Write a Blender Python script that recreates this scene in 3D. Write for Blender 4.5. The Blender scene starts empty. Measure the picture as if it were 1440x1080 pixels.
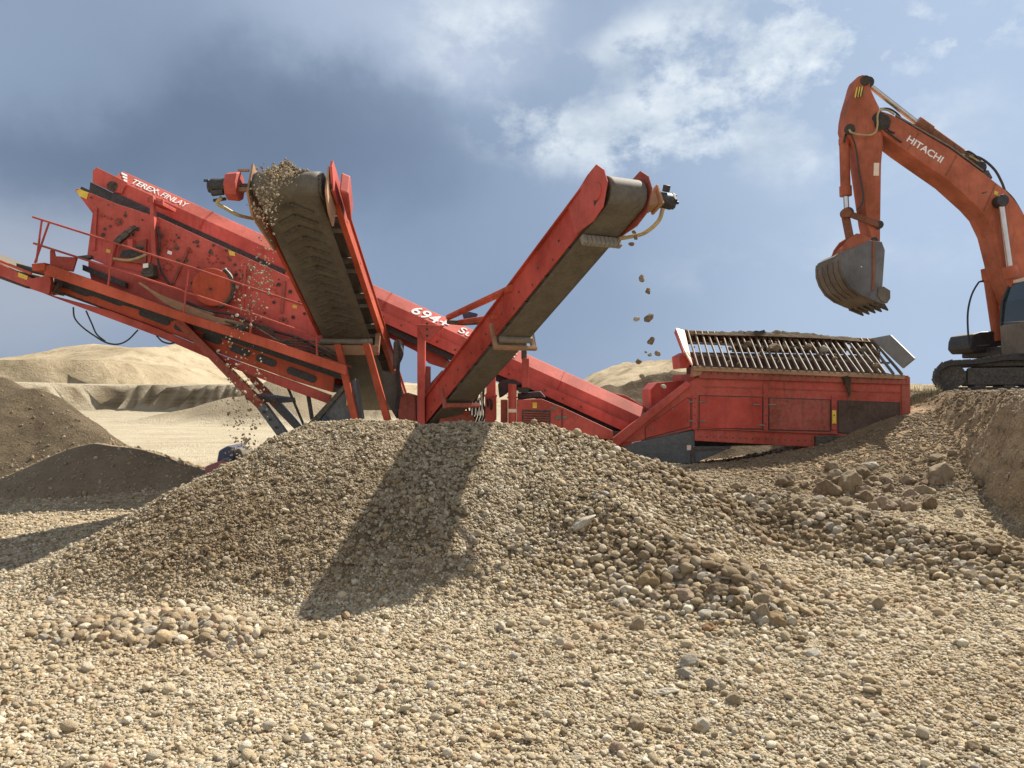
import bpy, bmesh, math, random
import numpy as np
from mathutils import Vector, Matrix, noise as mnoise

random.seed(7)
rng = np.random.default_rng(11)
SC = bpy.context.scene
COL = SC.collection
F, CX, HY, EYE = 1088.0, 720.0, 550.0, 1.6
SUN = Vector((0.46, 0.49, 0.757)).normalized()


def U(px, py, d):
    """world point that lies d metres in front of the viewpoint"""
    return Vector(((px - CX) / F * d, d, EYE + (HY - py) / F * d))


# ------------------------------------------------------------------ materials
class N:
    def __init__(s, name):
        s.m = bpy.data.materials.new(name)
        s.m.use_nodes = True
        s.t = s.m.node_tree
        s.n = s.t.nodes
        s.b = s.n["Principled BSDF"]

    def new(s, kind, **kw):
        nd = s.n.new(kind)
        for k, v in kw.items():
            setattr(nd, k, v)
        return nd

    def link(s, a, b):
        s.t.links.new(a, b)

    def noise(s, vec, scale, detail=4, rough=.6):
        nd = s.new("ShaderNodeTexNoise")
        nd.inputs["Scale"].default_value = scale
        nd.inputs["Detail"].default_value = detail
        nd.inputs["Roughness"].default_value = rough
        s.link(vec, nd.inputs["Vector"])
        return nd.outputs["Fac"]

    def ramp(s, fac, stops, interp="LINEAR"):
        nd = s.new("ShaderNodeValToRGB")
        cr = nd.color_ramp
        cr.interpolation = interp
        while len(cr.elements) < len(stops):
            cr.elements.new(0.5)
        for e, (p, c) in zip(cr.elements, stops):
            e.position = p
            e.color = (c, c, c, 1) if isinstance(c, (int, float)) else (*c, 1)
        s.link(fac, nd.inputs["Fac"])
        return nd.outputs["Color"]

    def mix(s, fac, a, b, mode="MIX"):
        nd = s.new("ShaderNodeMix", data_type="RGBA", blend_type=mode)
        for sock, v in ((0, fac), (6, a), (7, b)):
            if isinstance(v, (int, float)):
                nd.inputs[sock].default_value = v
            elif isinstance(v, tuple):
                nd.inputs[sock].default_value = (*v, 1)
            else:
                s.link(v, nd.inputs[sock])
        return nd.outputs[2]

    def math(s, op, a, b=0.0, c=0.0):
        nd = s.new("ShaderNodeMath", operation=op)
        for i, v in enumerate((a, b, c)):
            if isinstance(v, (int, float)):
                nd.inputs[i].default_value = v
            else:
                s.link(v, nd.inputs[i])
        return nd.outputs[0]

    def mapr(s, v, a, b, c=0.0, d=1.0):
        nd = s.new("ShaderNodeMapRange", clamp=True)
        nd.interpolation_type = "SMOOTHSTEP"
        s.link(v, nd.inputs[0])
        for i, q in enumerate((a, b, c, d)):
            nd.inputs[1 + i].default_value = q
        return nd.outputs[0]

    def bump(s, h, strength, dist=.02, prev=None):
        nd = s.new("ShaderNodeBump")
        nd.inputs["Strength"].default_value = strength
        nd.inputs["Distance"].default_value = dist
        s.link(h, nd.inputs["Height"])
        if prev is not None:
            s.link(prev, nd.inputs["Normal"])
        return nd.outputs["Normal"]

    def obj(s):
        return s.new("ShaderNodeTexCoord").outputs["Object"]

    def pos(s):
        return s.new("ShaderNodeNewGeometry").outputs["Position"]

    def xyz(s, v):
        nd = s.new("ShaderNodeSeparateXYZ")
        s.link(v, nd.inputs[0])
        return nd.outputs

    def upness(s):
        return s.xyz(s.new("ShaderNodeNewGeometry").outputs["Normal"])[2]

    def set(s, base=None, rough=None, metal=0.0, normal=None, spec=None):
        for k, v in (("Base Color", base), ("Roughness", rough), ("Metallic", metal), ("Normal", normal), ("Specular IOR Level", spec)):
            if v is None:
                continue
            if isinstance(v, tuple):
                s.b.inputs[k].default_value = (*v, 1)
            elif isinstance(v, (int, float)):
                s.b.inputs[k].default_value = v
            else:
                s.link(v, s.b.inputs[k])
        return s.m


DUST = (.40, .31, .20)


def paint(name, col, dust=.45, rough=.5, grime=.5, rust=0.0, metal=0.0):
    q = N(name)
    o = q.obj()
    big = q.noise(o, 1.3, 5)
    fine = q.noise(o, 17, 6, .7)
    mp = q.new("ShaderNodeMapping")
    mp.inputs["Scale"].default_value = (9, 9, 1.2)
    q.link(o, mp.inputs["Vector"])
    streak = q.noise(mp.outputs[0], 1.6, 5, .65)
    dk = tuple(c * .62 for c in col)
    fd = tuple(min(1, c * 1.12 + .035) for c in col)
    c = q.mix(q.ramp(big, [(.35, 0.), (.68, 1.)]), dk, fd)
    c = q.mix(q.math("MULTIPLY", q.ramp(streak, [(.52, 0.), (.78, 1.)]), grime), c, (.055, .035, .022))
    if rust:
        rs = q.noise(o, 6.5, 8, .75)
        c = q.mix(q.math("MULTIPLY", q.ramp(rs, [(.55, 0.), (.66, 1.)]), rust), c, (.13, .055, .022))
    speck = q.ramp(q.noise(o, 42, 3, .6), [(.64, 0.), (.72, 1.)])
    c = q.mix(q.math("MULTIPLY", speck, .35), c, DUST)
    up = q.mapr(q.upness(), .2, .9)
    df = q.math("MULTIPLY", q.math("ADD", q.math("MULTIPLY", q.ramp(fine, [(.35, 0.), (.75, 1.)]), .55), q.math("MULTIPLY", up, .28)), dust)
    c = q.mix(df, c, DUST)
    r = q.math("ADD", q.math("MULTIPLY", fine, .35), rough - .02)
    return q.set(c, r, metal, q.bump(q.noise(o, 60, 3), .12, .004), .22)


def plain(name, col, rough=.5, metal=0.0, var=.25, dust=.0, scale=8):
    q = N(name)
    o = q.obj()
    n1 = q.noise(o, scale, 5)
    c = q.mix(q.ramp(n1, [(.3, 0.), (.7, 1.)]), tuple(k * (1 - var) for k in col), tuple(min(1, k * (1 + var)) for k in col))
    if dust:
        up = q.mapr(q.upness(), .1, .9)
        f = q.math("MULTIPLY", q.math("ADD", q.ramp(q.noise(o, 23, 5, .7), [(.42, 0.), (.7, .8)]), q.math("MULTIPLY", up, .5)), dust)
        c = q.mix(f, c, DUST)
    return q.set(c, rough, metal, q.bump(n1, .1, .005))


M = {}
M["red"] = paint("red_machine_paint", (.52, .064, .046), .34, .46, .38)
M["red_hop"] = paint("dusty_hopper_paint", (.53, .066, .044), .45, .55, .6, .10)
M["red_faded"] = paint("sun_faded_red_paint", (.64, .092, .070), .34, .52, .36)
M["red_clean"] = paint("bright_red_paint", (.50, .050, .030), .16, .42, .35)
M["orange"] = paint("orange_red_frame_paint", (.56, .080, .028), .20, .45, .40)
M["red_dirty"] = paint("muddy_red_paint", (.36, .052, .036), .55, .6, .75, .5)
M["oil_shade_red"] = paint("oil_and_shade_panel", (.085, .045, .036), .30, .5, .9, .2)
M["hit"] = paint("excavator_orange_paint", (.47, .112, .046), .20, .45, .45, .15)
M["hit_rust"] = paint("worn_orange_paint", (.25, .075, .035), .35, .6, .85, .8)
M["belt"] = plain("dusty_rubber_belt", (.105, .095, .078), .75, 0, .25, .22, 5)
M["belt_dark"] = plain("dark_rubber_belt", (.07, .062, .05), .7, 0, .3, .25, 5)
M["black"] = plain("black_rubber", (.022, .022, .024), .55, 0, .3, .15)
M["steel"] = plain("dark_greasy_steel", (.045, .04, .035), .6, .2, .4, .35)
M["slate"] = plain("slate_painted_chassis", (.075, .088, .10), .55, 0, .2, .32)
M["bar"] = plain("worn_bright_steel", (.17, .15, .12), .72, .05, .3, .35)
M["galv"] = plain("grey_plate_steel", (.24, .23, .205), .6, .1, .15, .35)
M["chrome"] = plain("polished_rod_steel", (.50, .48, .46), .28, 1., .1)
M["bucket"] = paint("grey_bucket_paint", (.135, .14, .145), .25, .55, .35, .25)
M["bucket_worn"] = paint("mud_worn_bucket_steel", (.145, .122, .095), .35, .55, .6, .6, .2)
M["tan"] = paint("dusty_tan_bracket", (.42, .22, .12), .8, .6, .5)
M["cream"] = plain("cream_panel_paint", (.80, .64, .50), .5, 0, .08, .2)
M["white"] = plain("white_vinyl_lettering", (.86, .84, .80), .5, 0, .05)
M["yellow"] = plain("yellow_warning_label", (.75, .53, .06), .5, 0, .15)
M["cablo"] = paint("dusty_grey_cab_panel", (.17, .15, .125), .55, .6, .5)
M["hose"] = plain("tan_dusty_hose", (.42, .33, .16), .6, 0, .25)
M["blue"] = paint("dark_blue_paint", (.035, .055, .125), .22, .5, .3)
M["purple"] = paint("faded_maroon_paint", (.24, .075, .10), .35, .55, .3)
q = N("tinted_cab_glass")
q.set((.025, .04, .045), .06, 0.0, None, .6)
M["glass"] = q.m


def earthmat(name, a, b, c3, scale=3., bscale=18., bstr=.6, bd=.05, fine=70):
    q = N(name)
    p = q.pos()
    n1 = q.noise(p, scale, 8, .65)
    n2 = q.noise(p, scale * 7, 6, .7)
    col = q.mix(q.ramp(n1, [(.35, 0.), (.65, 1.)]), a, b)
    col = q.mix(q.ramp(n2, [(.45, 0.), (.7, .75)]), col, c3)
    nn = q.bump(q.noise(p, bscale, 8, .7), bstr, bd)
    nn = q.bump(q.noise(p, fine, 4, .7), bstr * .8, bd * .3, nn)
    return q.set(col, .95, 0, nn, .15)


M["sand"] = earthmat("dark_brown_sand", (.16, .122, .078), (.25, .192, .123), (.115, .088, .056), 1.3, 5, 1.0, .2, 38)  # mottled dark brown over the whole pile
M["soil"] = earthmat("dark_damp_soil", (.085, .062, .038), (.14, .10, .06), (.06, .045, .03), 2.5, 9, .9, .08, 50)


def pebblemat(name, gain=1.0):
    q = N(name)
    rnd = q.new("ShaderNodeObjectInfo").outputs["Random"]
    g = gain
    def k(r, gg, b):
        return (min(1, r * g * .99), min(1, gg * g), min(1, b * g * 1.0))
    isl = q.new("ShaderNodeNewGeometry").outputs["Random Per Island"]
    rnd = q.math("FRACT", q.math("ADD", rnd, q.math("MULTIPLY", isl, 7.31)))
    base = q.ramp(rnd, [(0., k(.43, .35, .23)), (.13, k(.56, .47, .33)), (.25, k(.33, .26, .165)), (.36, k(.60, .52, .39)), (.47, k(.46, .36, .225)),
                        (.57, k(.66, .585, .46)), (.67, k(.40, .345, .26)), (.76, k(.52, .385, .22)), (.84, k(.43, .285, .185)), (.90, k(.28, .215, .14)),
                        (.95, k(.72, .66, .55)), (.98, k(.36, .34, .32))], "CONSTANT")
    p = q.pos()
    zone = q.noise(p, .55, 3, .5)
    base = q.mix(q.ramp(zone, [(.45, 0.), (.70, .42)]), base, k(.37, .235, .125))
    zone2 = q.noise(p, .9, 2, .5)
    base = q.mix(q.ramp(zone2, [(.5, 0.), (.72, .28)]), base, k(.64, .57, .44))
    o = q.obj()
    sp = q.noise(o, 2.2, 6, .7)
    base = q.mix(q.ramp(sp, [(.42, 0.), (.68, .55)]), base, k(.57, .48, .34))
    sp2 = q.noise(o, 7, 4, .7)
    base = q.mix(q.ramp(sp2, [(.60, 0.), (.72, .4)]), base, k(.22, .16, .10))
    tn = q.new("ShaderNodeAttribute", attribute_type="INSTANCER", attribute_name="tone")
    base = q.mix(tn.outputs["Fac"], base, k(.155, .102, .053), "MIX")
    # brown stony earth of the ramp on the right
    s = q.xyz(p)
    ramp_zone = q.math("MULTIPLY", q.mapr(s[1], 9.2, 10.8), q.mapr(s[0], 2.2, 3.4))
    base = q.mix(q.math("MULTIPLY", ramp_zone, .68), base, k(.185, .125, .07))
    return q.set(base, .9, 0, q.bump(q.noise(o, 5, 5, .7), .6, .12), .2)


M["pebble"] = pebblemat("limestone_pebbles", 1.28)


def tint_stone(name, a, b):
    q = N(name)
    o = q.obj()
    n1 = q.noise(o, 1.7, 7, .7)
    n2 = q.noise(o, 6, 5, .7)
    a, b = tuple(x * .74 for x in a), tuple(x * .78 for x in b)
    c = q.mix(q.ramp(n1, [(.35, 0.), (.65, 1.)]), a, b)
    c = q.mix(q.ramp(n2, [(.55, 0.), (.75, .6)]), c, tuple(x * .55 for x in a))
    c = q.mix(q.math("MULTIPLY", q.ramp(q.noise(o, 3.3, 5, .7), [(.45, 0.), (.7, 1.)]), .4), c, (.36, .28, .18))
    return q.set(c, .9, 0, q.bump(n2, .5, .06), .2)


ST = {
    "pale": tint_stone("pale_limestone", (.58, .51, .40), (.72, .65, .53)),
    "tan": tint_stone("tan_sandstone", (.34, .26, .165), (.46, .37, .25)),
    "ochre": tint_stone("ochre_sandstone", (.33, .225, .115), (.45, .33, .185)),
    "brown": tint_stone("brown_rock", (.20, .14, .085), (.31, .23, .145)),
    "pink": tint_stone("pinkish_rock", (.36, .255, .18), (.48, .37, .275)),
    "grey": tint_stone("grey_rock", (.36, .32, .26), (.48, .44, .37)),
    "white": tint_stone("white_limestone", (.56, .52, .44), (.68, .64, .56)),
    "rust": tint_stone("rusty_orange_rock", (.36, .19, .095), (.46, .28, .145)),
}


# ------------------------------------------------------------------ mesh builder
def link(o, parent=None):
    COL.objects.link(o)
    if parent is not None:
        o.parent = parent
    return o


def root_loc(o):
    while o.parent is not None:
        o = o.parent
    return Vector(o.location)


class MB:
    def __init__(s):
        s.v = []
        s.f = []

    def add(s, vs, fs):
        k = len(s.v)
        s.v += [Vector(v) for v in vs]
        s.f += [tuple(i + k for i in f) for f in fs]
        return s

    def box(s, c, size, R=None):
        c = Vector(c)
        h = Vector(size) / 2
        vs = []
        for z in (-1, 1):
            for (x, y) in ((-1, -1), (1, -1), (1, 1), (-1, 1)):
                p = Vector((x * h.x, y * h.y, z * h.z))
                vs.append(c + (R @ p if R else p))
        return s.add(vs, [(0, 3, 2, 1), (4, 5, 6, 7), (0, 1, 5, 4), (1, 2, 6, 5), (2, 3, 7, 6), (3, 0, 4, 7)])

    def loft(s, A, B):
        n = len(A)
        return s.add(list(A) + list(B), [tuple(range(n)), tuple(range(2 * n - 1, n - 1, -1))] + [(i, (i + 1) % n, n + (i + 1) % n, n + i) for i in range(n)])

    def prism(s, poly, d, depth, shift=0.0):
        """px outline at depth d, slid back by shift, pushed straight back by depth metres"""
        A = [U(x, y, d) + Vector((0, shift, 0)) for x, y in poly]
        return s.loft(A, [a + Vector((0, depth, 0)) for a in A])

    def bar(s, p0, p1, w, h, up=(0, 0, 1)):
        p0, p1 = Vector(p0), Vector(p1)
        u = (p1 - p0).normalized()
        r = u.cross(Vector(up))
        if r.length < 1e-4:
            r = u.cross(Vector((0, 1, 0)))
        r.normalize()
        n = r.cross(u)
        sec = [(-w / 2, -h / 2), (w / 2, -h / 2), (w / 2, h / 2), (-w / 2, h / 2)]
        return s.loft([p0 + r * a + n * b for a, b in sec], [p1 + r * a + n * b for a, b in sec])

    def plate(s, pts, th):
        pts = [Vector(p) for p in pts]
        n = (pts[1] - pts[0]).cross(pts[2] - pts[0]).normalized()
        return s.loft([p - n * th / 2 for p in pts], [p + n * th / 2 for p in pts])

    def cyl(s, p0, p1, r, n=20, r2=None):
        return s.tube([p0, p1], r, n, r2)

    def tube(s, path, r, n=10, r2=None):
        path = [Vector(p) for p in path]
        m = len(path)
        rings = []
        ref = None
        for i, p in enumerate(path):
            t = (path[min(i + 1, m - 1)] - path[max(i - 1, 0)]).normalized()
            if ref is None:
                ref = t.cross(Vector((0, 0, 1)))
                if ref.length < .05:
                    ref = t.cross(Vector((0, 1, 0)))
            ref = (ref - t * ref.dot(t)).normalized()
            b = t.cross(ref)
            rr = r if r2 is None else r + (r2 - r) * i / (m - 1)
            rings.append([p + (ref * math.cos(2 * math.pi * k / n) + b * math.sin(2 * math.pi * k / n)) * rr for k in range(n)])
        vs = [v for ring in rings for v in ring]
        fs = []
        for i in range(m - 1):
            for k in range(n):
                fs.append((i * n + k, i * n + (k + 1) % n, (i + 1) * n + (k + 1) % n, (i + 1) * n + k))
        fs += [tuple(range(n - 1, -1, -1)), tuple(range((m - 1) * n, m * n))]
        return s.add(vs, fs)

    def build(s, name, mat, parent=None, bevel=0.0, smooth=False, origin=None, angle=40):
        off = root_loc(parent) if parent is not None else Vector(origin or (0, 0, 0))
        me = bpy.data.meshes.new(name)
        me.from_pydata([v - off for v in s.v], [], s.f)
        bm = bmesh.new()
        bm.from_mesh(me)
        bmesh.ops.recalc_face_normals(bm, faces=bm.faces)
        bm.to_mesh(me)
        bm.free()
        o = bpy.data.objects.new(name, me)
        me.materials.append(mat)
        link(o, parent)
        if parent is None:
            o.location = off
        if smooth:
            me.shade_smooth()
            me.set_sharp_from_angle(angle=math.radians(angle))
        if bevel:
            b = o.modifiers.new("edge", "BEVEL")
            b.width = bevel
            b.segments = 2
            b.limit_method = "ANGLE"
            b.angle_limit = math.radians(40)
        return o


def tag(o, label=None, cat=None, group=None, kind=None):
    for k, v in (("label", label), ("category", cat), ("group", group), ("kind", kind)):
        if v is not None:
            o[k] = v
    return o


def empty(name, loc):
    o = bpy.data.objects.new(name, None)
    o.empty_display_size = .3
    o.location = loc
    return link(o)


def spline(pts, n=8):
    """Catmull-Rom through pts"""
    P = [Vector(p) for p in pts]
    P = [P[0] * 2 - P[1]] + P + [P[-1] * 2 - P[-2]]
    out = []
    for i in range(1, len(P) - 2):
        for k in range(n):
            t = k / n
            a, b, c, d = P[i - 1], P[i], P[i + 1], P[i + 2]
            out.append(.5 * ((2 * b) + (c - a) * t + (2 * a - 5 * b + 4 * c - d) * t * t + (3 * b - a - 3 * c + d) * t ** 3))
    out.append(P[-2])
    return out


TEXTS = []


def lettering(name, body, pl, pr, cap, normal, mat, parent, shear=0.0, bold=.012):
    cu = bpy.data.curves.new(name, "FONT")
    cu.body = body
    cu.size = 1.0
    cu.shear = shear
    cu.offset = bold
    cu.extrude = .01
    cu.materials.append(mat)
    o = bpy.data.objects.new(name, cu)
    link(o, parent)
    TEXTS.append((o, Vector(pl), Vector(pr), cap, Vector(normal).normalized()))
    return o


def fit_texts():
    bpy.context.view_layer.update()
    for o, pl, pr, cap, n in TEXTS:
        xs = [v[0] for v in o.bound_box]
        ys = [v[1] for v in o.bound_box]
        x = (pr - pl).normalized()
        n = (n - x * n.dot(x)).normalized()
        up = n.cross(x)
        sx = (pr - pl).length / (max(xs) - min(xs))
        sy = cap / (max(ys) - min(ys))
        R = Matrix((x, up, n)).transposed().to_4x4()
        loc = pl - root_loc(o) - x * min(xs) * sx - up * min(ys) * sy
        o.matrix_local = Matrix.Translation(loc) @ R @ Matrix.Diagonal((sx, sy, .3, 1))
    bpy.context.view_layer.update()
    dg = bpy.context.evaluated_depsgraph_get()
    for o, *_ in TEXTS:
        me = bpy.data.meshes.new_from_object(o.evaluated_get(dg))
        m_, p_, ml = o.name, o.parent, o.matrix_local.copy()
        bpy.data.objects.remove(o)
        t_ = bpy.data.objects.new("lettering", me)
        link(t_, p_)
        t_.matrix_local = ml


# ------------------------------------------------------------------ numeric noise
_lat = rng.random((256, 256))


def vnoise(x, y):
    xi, yi = np.floor(x).astype(int), np.floor(y).astype(int)
    fx, fy = x - xi, y - yi
    fx, fy = fx * fx * (3 - 2 * fx), fy * fy * (3 - 2 * fy)
    a, b = _lat[xi & 255, yi & 255], _lat[(xi + 1) & 255, yi & 255]
    c, d = _lat[xi & 255, (yi + 1) & 255], _lat[(xi + 1) & 255, (yi + 1) & 255]
    return (a * (1 - fx) + b * fx) * (1 - fy) + (c * (1 - fx) + d * fx) * fy - .5


def fbm(x, y, o=4):
    s, a = 0, 1.
    for i in range(o):
        s = s + a * vnoise(x * 2 ** i + 17.3 * i, y * 2 ** i + 5.1 * i)
        a *= .5
    return s


def sstep(a, b, x):
    t = np.clip((x - a) / (b - a), 0, 1)
    return t * t * (3 - 2 * t)


# ------------------------------------------------------------------ heights
RB = [tuple(U(*p)) for p in [
    (1278, 570, 12.3), (1285, 556, 12.9), (1200, 618, 12.3), (1150, 630, 12.2), (1080, 646, 12.2), (1030, 652, 12.2), (960, 656, 12.2), (900, 652, 12.3),
    (1320, 596, 11.6), (1325, 640, 10.8), (1250, 640, 11.3), (1200, 665, 10.5), (1120, 672, 10.5), (1060, 667, 11), (1300, 690, 9.8),
    (1380, 732, 9.2), (1200, 722, 9.3), (1440, 765, 8.4), (1100, 700, 9.6)]]
RB += [(x, 13.6, .22) for x in (-5, -3.5, -2, -.5, 1, 2.4)] + [(x, 15, .2) for x in (-4, -1, 1.5)] + [(3.6, 13.8, .3), (4.8, 13.8, .45), (6.2, 13.6, 1.2), (6.6, 14.8, 1.3)]
SIL = [(0, 512), (30, 500), (60, 494), (110, 487), (150, 486), (195, 492), (232, 483), (262, 497), (300, 516), (350, 533), (450, 544), (560, 545),
       (600, 541), (700, 545), (830, 540), (852, 526), (895, 514), (950, 507), (985, 505), (1060, 515), (1180, 538), (1280, 546.5), (1440, 546.5)]
SILX = np.array([(p[0] - CX) / F * 120 for p in SIL])
SILZ = np.array([EYE + (HY - p[1]) / F * 120 for p in SIL])


def ground(x, y):
    x, y = np.asarray(x, float), np.asarray(y, float)
    num, den = np.zeros_like(x), np.full_like(x, .10)
    for (a, b, c) in RB:
        w = np.exp(-((x - a) ** 2 + (y - b) ** 2) / (2 * .62 ** 2))
        num += w * c
        den += w
    near = 1 - sstep(18, 30, y)
    z = num / den + (.08 * fbm(x * .5, y * .5, 3) + .036 * fbm(x * 2.0 + 40, y * 2.0)) * (.4 + .6 * near)
    xe = np.interp(y, [0, 9, 10.5, 12.6, 13.4, 14.5, 16, 19], [6.3, 6.1, 6.5, 7.0, 7.25, 7.5, 7.2, 6.6]) + .16 * fbm(y * .6 + 9, y * 0 + 3.3, 2) + .10 * fbm(x * 2.2, y * 2.2 + 77) + .07 * fbm(x * 6, y * 6 + 37)
    wide = np.interp(y, [0, 9.5, 12.3, 13.2, 15, 19], [.7, .75, .65, 1.0, 1.6, 2.5])
    bz = 1.58 + .05 * fbm(x * 1.1 + 3, y * 1.1 + 8)
    far_off = 1 - sstep(40, 70, y)
    bt = sstep(0, 1, (x - xe + wide * .5) / wide) * far_off
    z = np.maximum(z, z * (1 - bt) + bz * bt + .5 * bt * (1 - bt) * (fbm(x * 4 + 7, y * 4, 4) + .5 * fbm(x * 11, y * 11 + 3, 2)))
    # mid distance rubble on the left
    r = np.hypot((x + 11.2) / 1.5, (y - 41))
    z = z + np.maximum(0, 2.5 - .44 * r + .6 * fbm(x * .5, y * .5)) * sstep(30, 36, y)
    # first quarry terrace
    y0 = 58 + 5 * fbm(x * .07 + 4, x * 0 + 2, 3) + np.maximum(0, (x + 14)) * .5
    left = 1 - sstep(-18, -4, x)
    z = z + left * (2.15 + .3 * fbm(x * .2, y * .1)) * (.85 * sstep(-.25, .25, y - y0 - .3 * fbm(x * .12, x * 0 + 3.3, 2)) + .15 * sstep(-3, 1, y - y0 + 2 * fbm(x * .3, y * .2)))
    y1 = 84 + 6 * fbm(x * .06 + 14, x * 0 + 7, 3) + np.maximum(0, (x + 46)) * 1.2
    z = z + (1 - sstep(-46, -38, x)) * 2.9 * sstep(-.4, .4, y - y1)
    rz = np.interp(x, SILX, SILZ)
    g = sstep(92, 124, y + 5 * fbm(x * .08, y * .05)) * (1 - .8 * sstep(125, 230, y))
    z = np.where(y > 70, np.maximum(z, z * (1 - g) + (rz + .5 + 1.8 * fbm(x * .07 + 30, y * .07, 6) - 4.2 * np.abs(fbm(x * .06 + 5, y * .045, 5))) * g), z)
    return z


def P3(*a):
    return tuple(U(*a))


HEAPS = []  # (polyline, slope, crest radius)
HEAPS.append(([P3(250, 712, 7.0), P3(285, 684, 7.15), P3(330, 656, 7.4), P3(400, 619, 7.7), P3(450, 599, 8), P3(505, 590, 8), P3(560, 591, 8), P3(590, 597, 8.1),
               P3(650, 589, 8.2), P3(700, 593, 8.3), P3(762, 594, 8.3), P3(830, 615, 8.3), P3(900, 645, 8.4), P3(960, 667, 8.6), P3(1010, 692, 8.8)], .57, .16))
HEAPS.append(([(-2.0, 7.7, 1.05), (-2.32, 6.75, .70), (-2.5, 6.2, .36)], .56, .12))
HEAPS.append(([(.75, 7.4, .80), (1.3, 6.5, .40), (1.62, 6.0, .26), (1.72, 5.5, .13)], .52, .15))
HEAPS.append(([P3(990, 684, 8.8), P3(1100, 700, 8.3), P3(1250, 729, 7.6), P3(1350, 759, 6.95), P3(1450, 793, 6.2), P3(1560, 838, 5.5)], .45, .2))
HEAPS.append(([P3(75, 893, 4.9), P3(150, 876, 5.0), P3(250, 873, 5.0), P3(345, 888, 4.95)], .42, .14))


def ridge(x, y, heaps):
    h = np.full(np.shape(x), -9.)
    for pts, s, r in heaps:
        for a, b in zip(pts[:-1], pts[1:]):
            ax, ay, az = a
            bx, by, bz = b
            L2 = (bx - ax) ** 2 + (by - ay) ** 2
            t = np.clip(((x - ax) * (bx - ax) + (y - ay) * (by - ay)) / L2, 0, 1)
            d = np.hypot(x - ax - t * (bx - ax), y - ay - t * (by - ay))
            z = az + t * (bz - az) - s * (np.sqrt(d * d + r * r) - r)
            k = .05
            m = np.maximum(h, z)
            h = np.where(np.abs(h - z) < .3, m + k * np.log1p(np.exp(-np.abs(h - z) / k)) * .6, m)
    return h


def heap(x, y):
    raw = ridge(x, y, HEAPS) - .03 + .09 * fbm(x * .9 + 50, y * .9, 3) + .045 * fbm(x * 3, y * 3 + 20, 3)
    g = ground(x, y)
    k = .065                                  # loose stones roll out into a soft toe
    return g + k * np.log1p(np.exp(np.clip((raw - g) / k, -40, 40))) - .008


def surf(x, y):
    return np.maximum(ground(x, y), heap(x, y))
# ------------------------------------------------------------------ ground sheet
def grid_mesh(name, xs, ys, zf, mat, keep=None):
    X, Y = np.meshgrid(xs, ys)
    Z = zf(X, Y)
    nx, ny = len(xs), len(ys)
    V = np.stack([X.ravel(), Y.ravel(), Z.ravel()], 1)
    i = np.arange(nx * ny).reshape(ny, nx)
    Q = np.stack([i[:-1, :-1], i[:-1, 1:], i[1:, 1:], i[1:, :-1]], -1).reshape(-1, 4)
    if keep is not None:
        k = keep(X, Y, Z).ravel()
        Q = Q[k[Q].any(1)]
        used = np.unique(Q)
        mp = np.full(len(V), -1)
        mp[used] = np.arange(len(used))
        V, Q = V[used], mp[Q]
    me = bpy.data.meshes.new(name)
    me.vertices.add(len(V))
    me.vertices.foreach_set("co", V.astype(np.float32).ravel())
    me.loops.add(Q.size)
    me.loops.foreach_set("vertex_index", Q.astype(np.int32).ravel())
    me.polygons.add(len(Q))
    me.polygons.foreach_set("loop_start", (np.arange(len(Q)) * 4).astype(np.int32))
    me.polygons.foreach_set("loop_total", np.full(len(Q), 4, np.int32))
    me.update(calc_edges=True)
    me.shade_smooth()
    me.materials.append(mat)
    o = bpy.data.objects.new(name, me)
    return o


def geo(a, b, s, g):
    out = [a]
    while out[-1] < b:
        out.append(out[-1] + s)
        s *= g
    return out


# gravel floor: pale limestone gravel near, brown earth on slopes, pale dust road and sandy hills far away
q = N("quarry_ground")
p = q.pos()
s = q.xyz(p)
vor = q.new("ShaderNodeTexVoronoi")
vor.inputs["Scale"].default_value = 26
q.link(p, vor.inputs["Vector"])
vor2 = q.new("ShaderNodeTexVoronoi")
vor2.inputs["Scale"].default_value = 9
q.link(p, vor2.inputs["Vector"])
n_big = q.noise(p, .5, 6, .6)
n_mid = q.noise(p, 4, 6, .65)
n_fine = q.noise(p, 45, 4, .7)
peb = q.ramp(q.xyz(vor.outputs["Color"])[0], [(0., (.38, .30, .19)), (.4, (.54, .46, .32)), (.7, (.60, .52, .38)), (1., (.42, .31, .19))])
peb = q.mix(q.ramp(n_mid, [(.4, 0.), (.7, .5)]), peb, (.50, .42, .29))
peb = q.mix(q.mapr(s[2], .06, .3), q.mix(.72, peb, (.30, .23, .14)), (.15, .11, .065))  # ground under the pebbles darkened, painting shade into their gaps
road = q.mix(q.ramp(n_big, [(.35, 0.), (.65, 1.)]), (.47, .405, .295), (.40, .335, .235))
mpn = q.new("ShaderNodeMapping")
mpn.inputs["Scale"].default_value = (.06, 1.1, 1)
q.link(p, mpn.inputs["Vector"])
road = q.mix(q.ramp(q.noise(mpn.outputs[0], 1.2, 6, .65), [(.48, 0.), (.70, .65)]), road, (.31, .25, .165))
c = q.mix(q.mapr(s[1], 12, 19), peb, road)
earth = q.mix(q.ramp(n_mid, [(.35, 0.), (.65, 1.)]), (.22, .145, .08), (.33, .235, .14))
earth = q.mix(q.ramp(n_fine, [(.5, 0.), (.72, .6)]), earth, (.42, .34, .23))
rz_ = q.math("MULTIPLY", q.mapr(s[1], 9.6, 11.3), q.mapr(s[0], 2.0, 3.4))
rz_ = q.math("MULTIPLY", rz_, q.math("SUBTRACT", 1.0, q.mapr(s[1], 24, 40)))
c = q.mix(rz_, c, earth)
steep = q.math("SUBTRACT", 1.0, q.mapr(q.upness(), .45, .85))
bank = q.mix(q.ramp(q.noise(p, 1.6, 7, .65), [(.35, 0.), (.65, 1.)]), (.30, .215, .13), (.47, .355, .225))
mp3 = q.new("ShaderNodeMapping")
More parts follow.
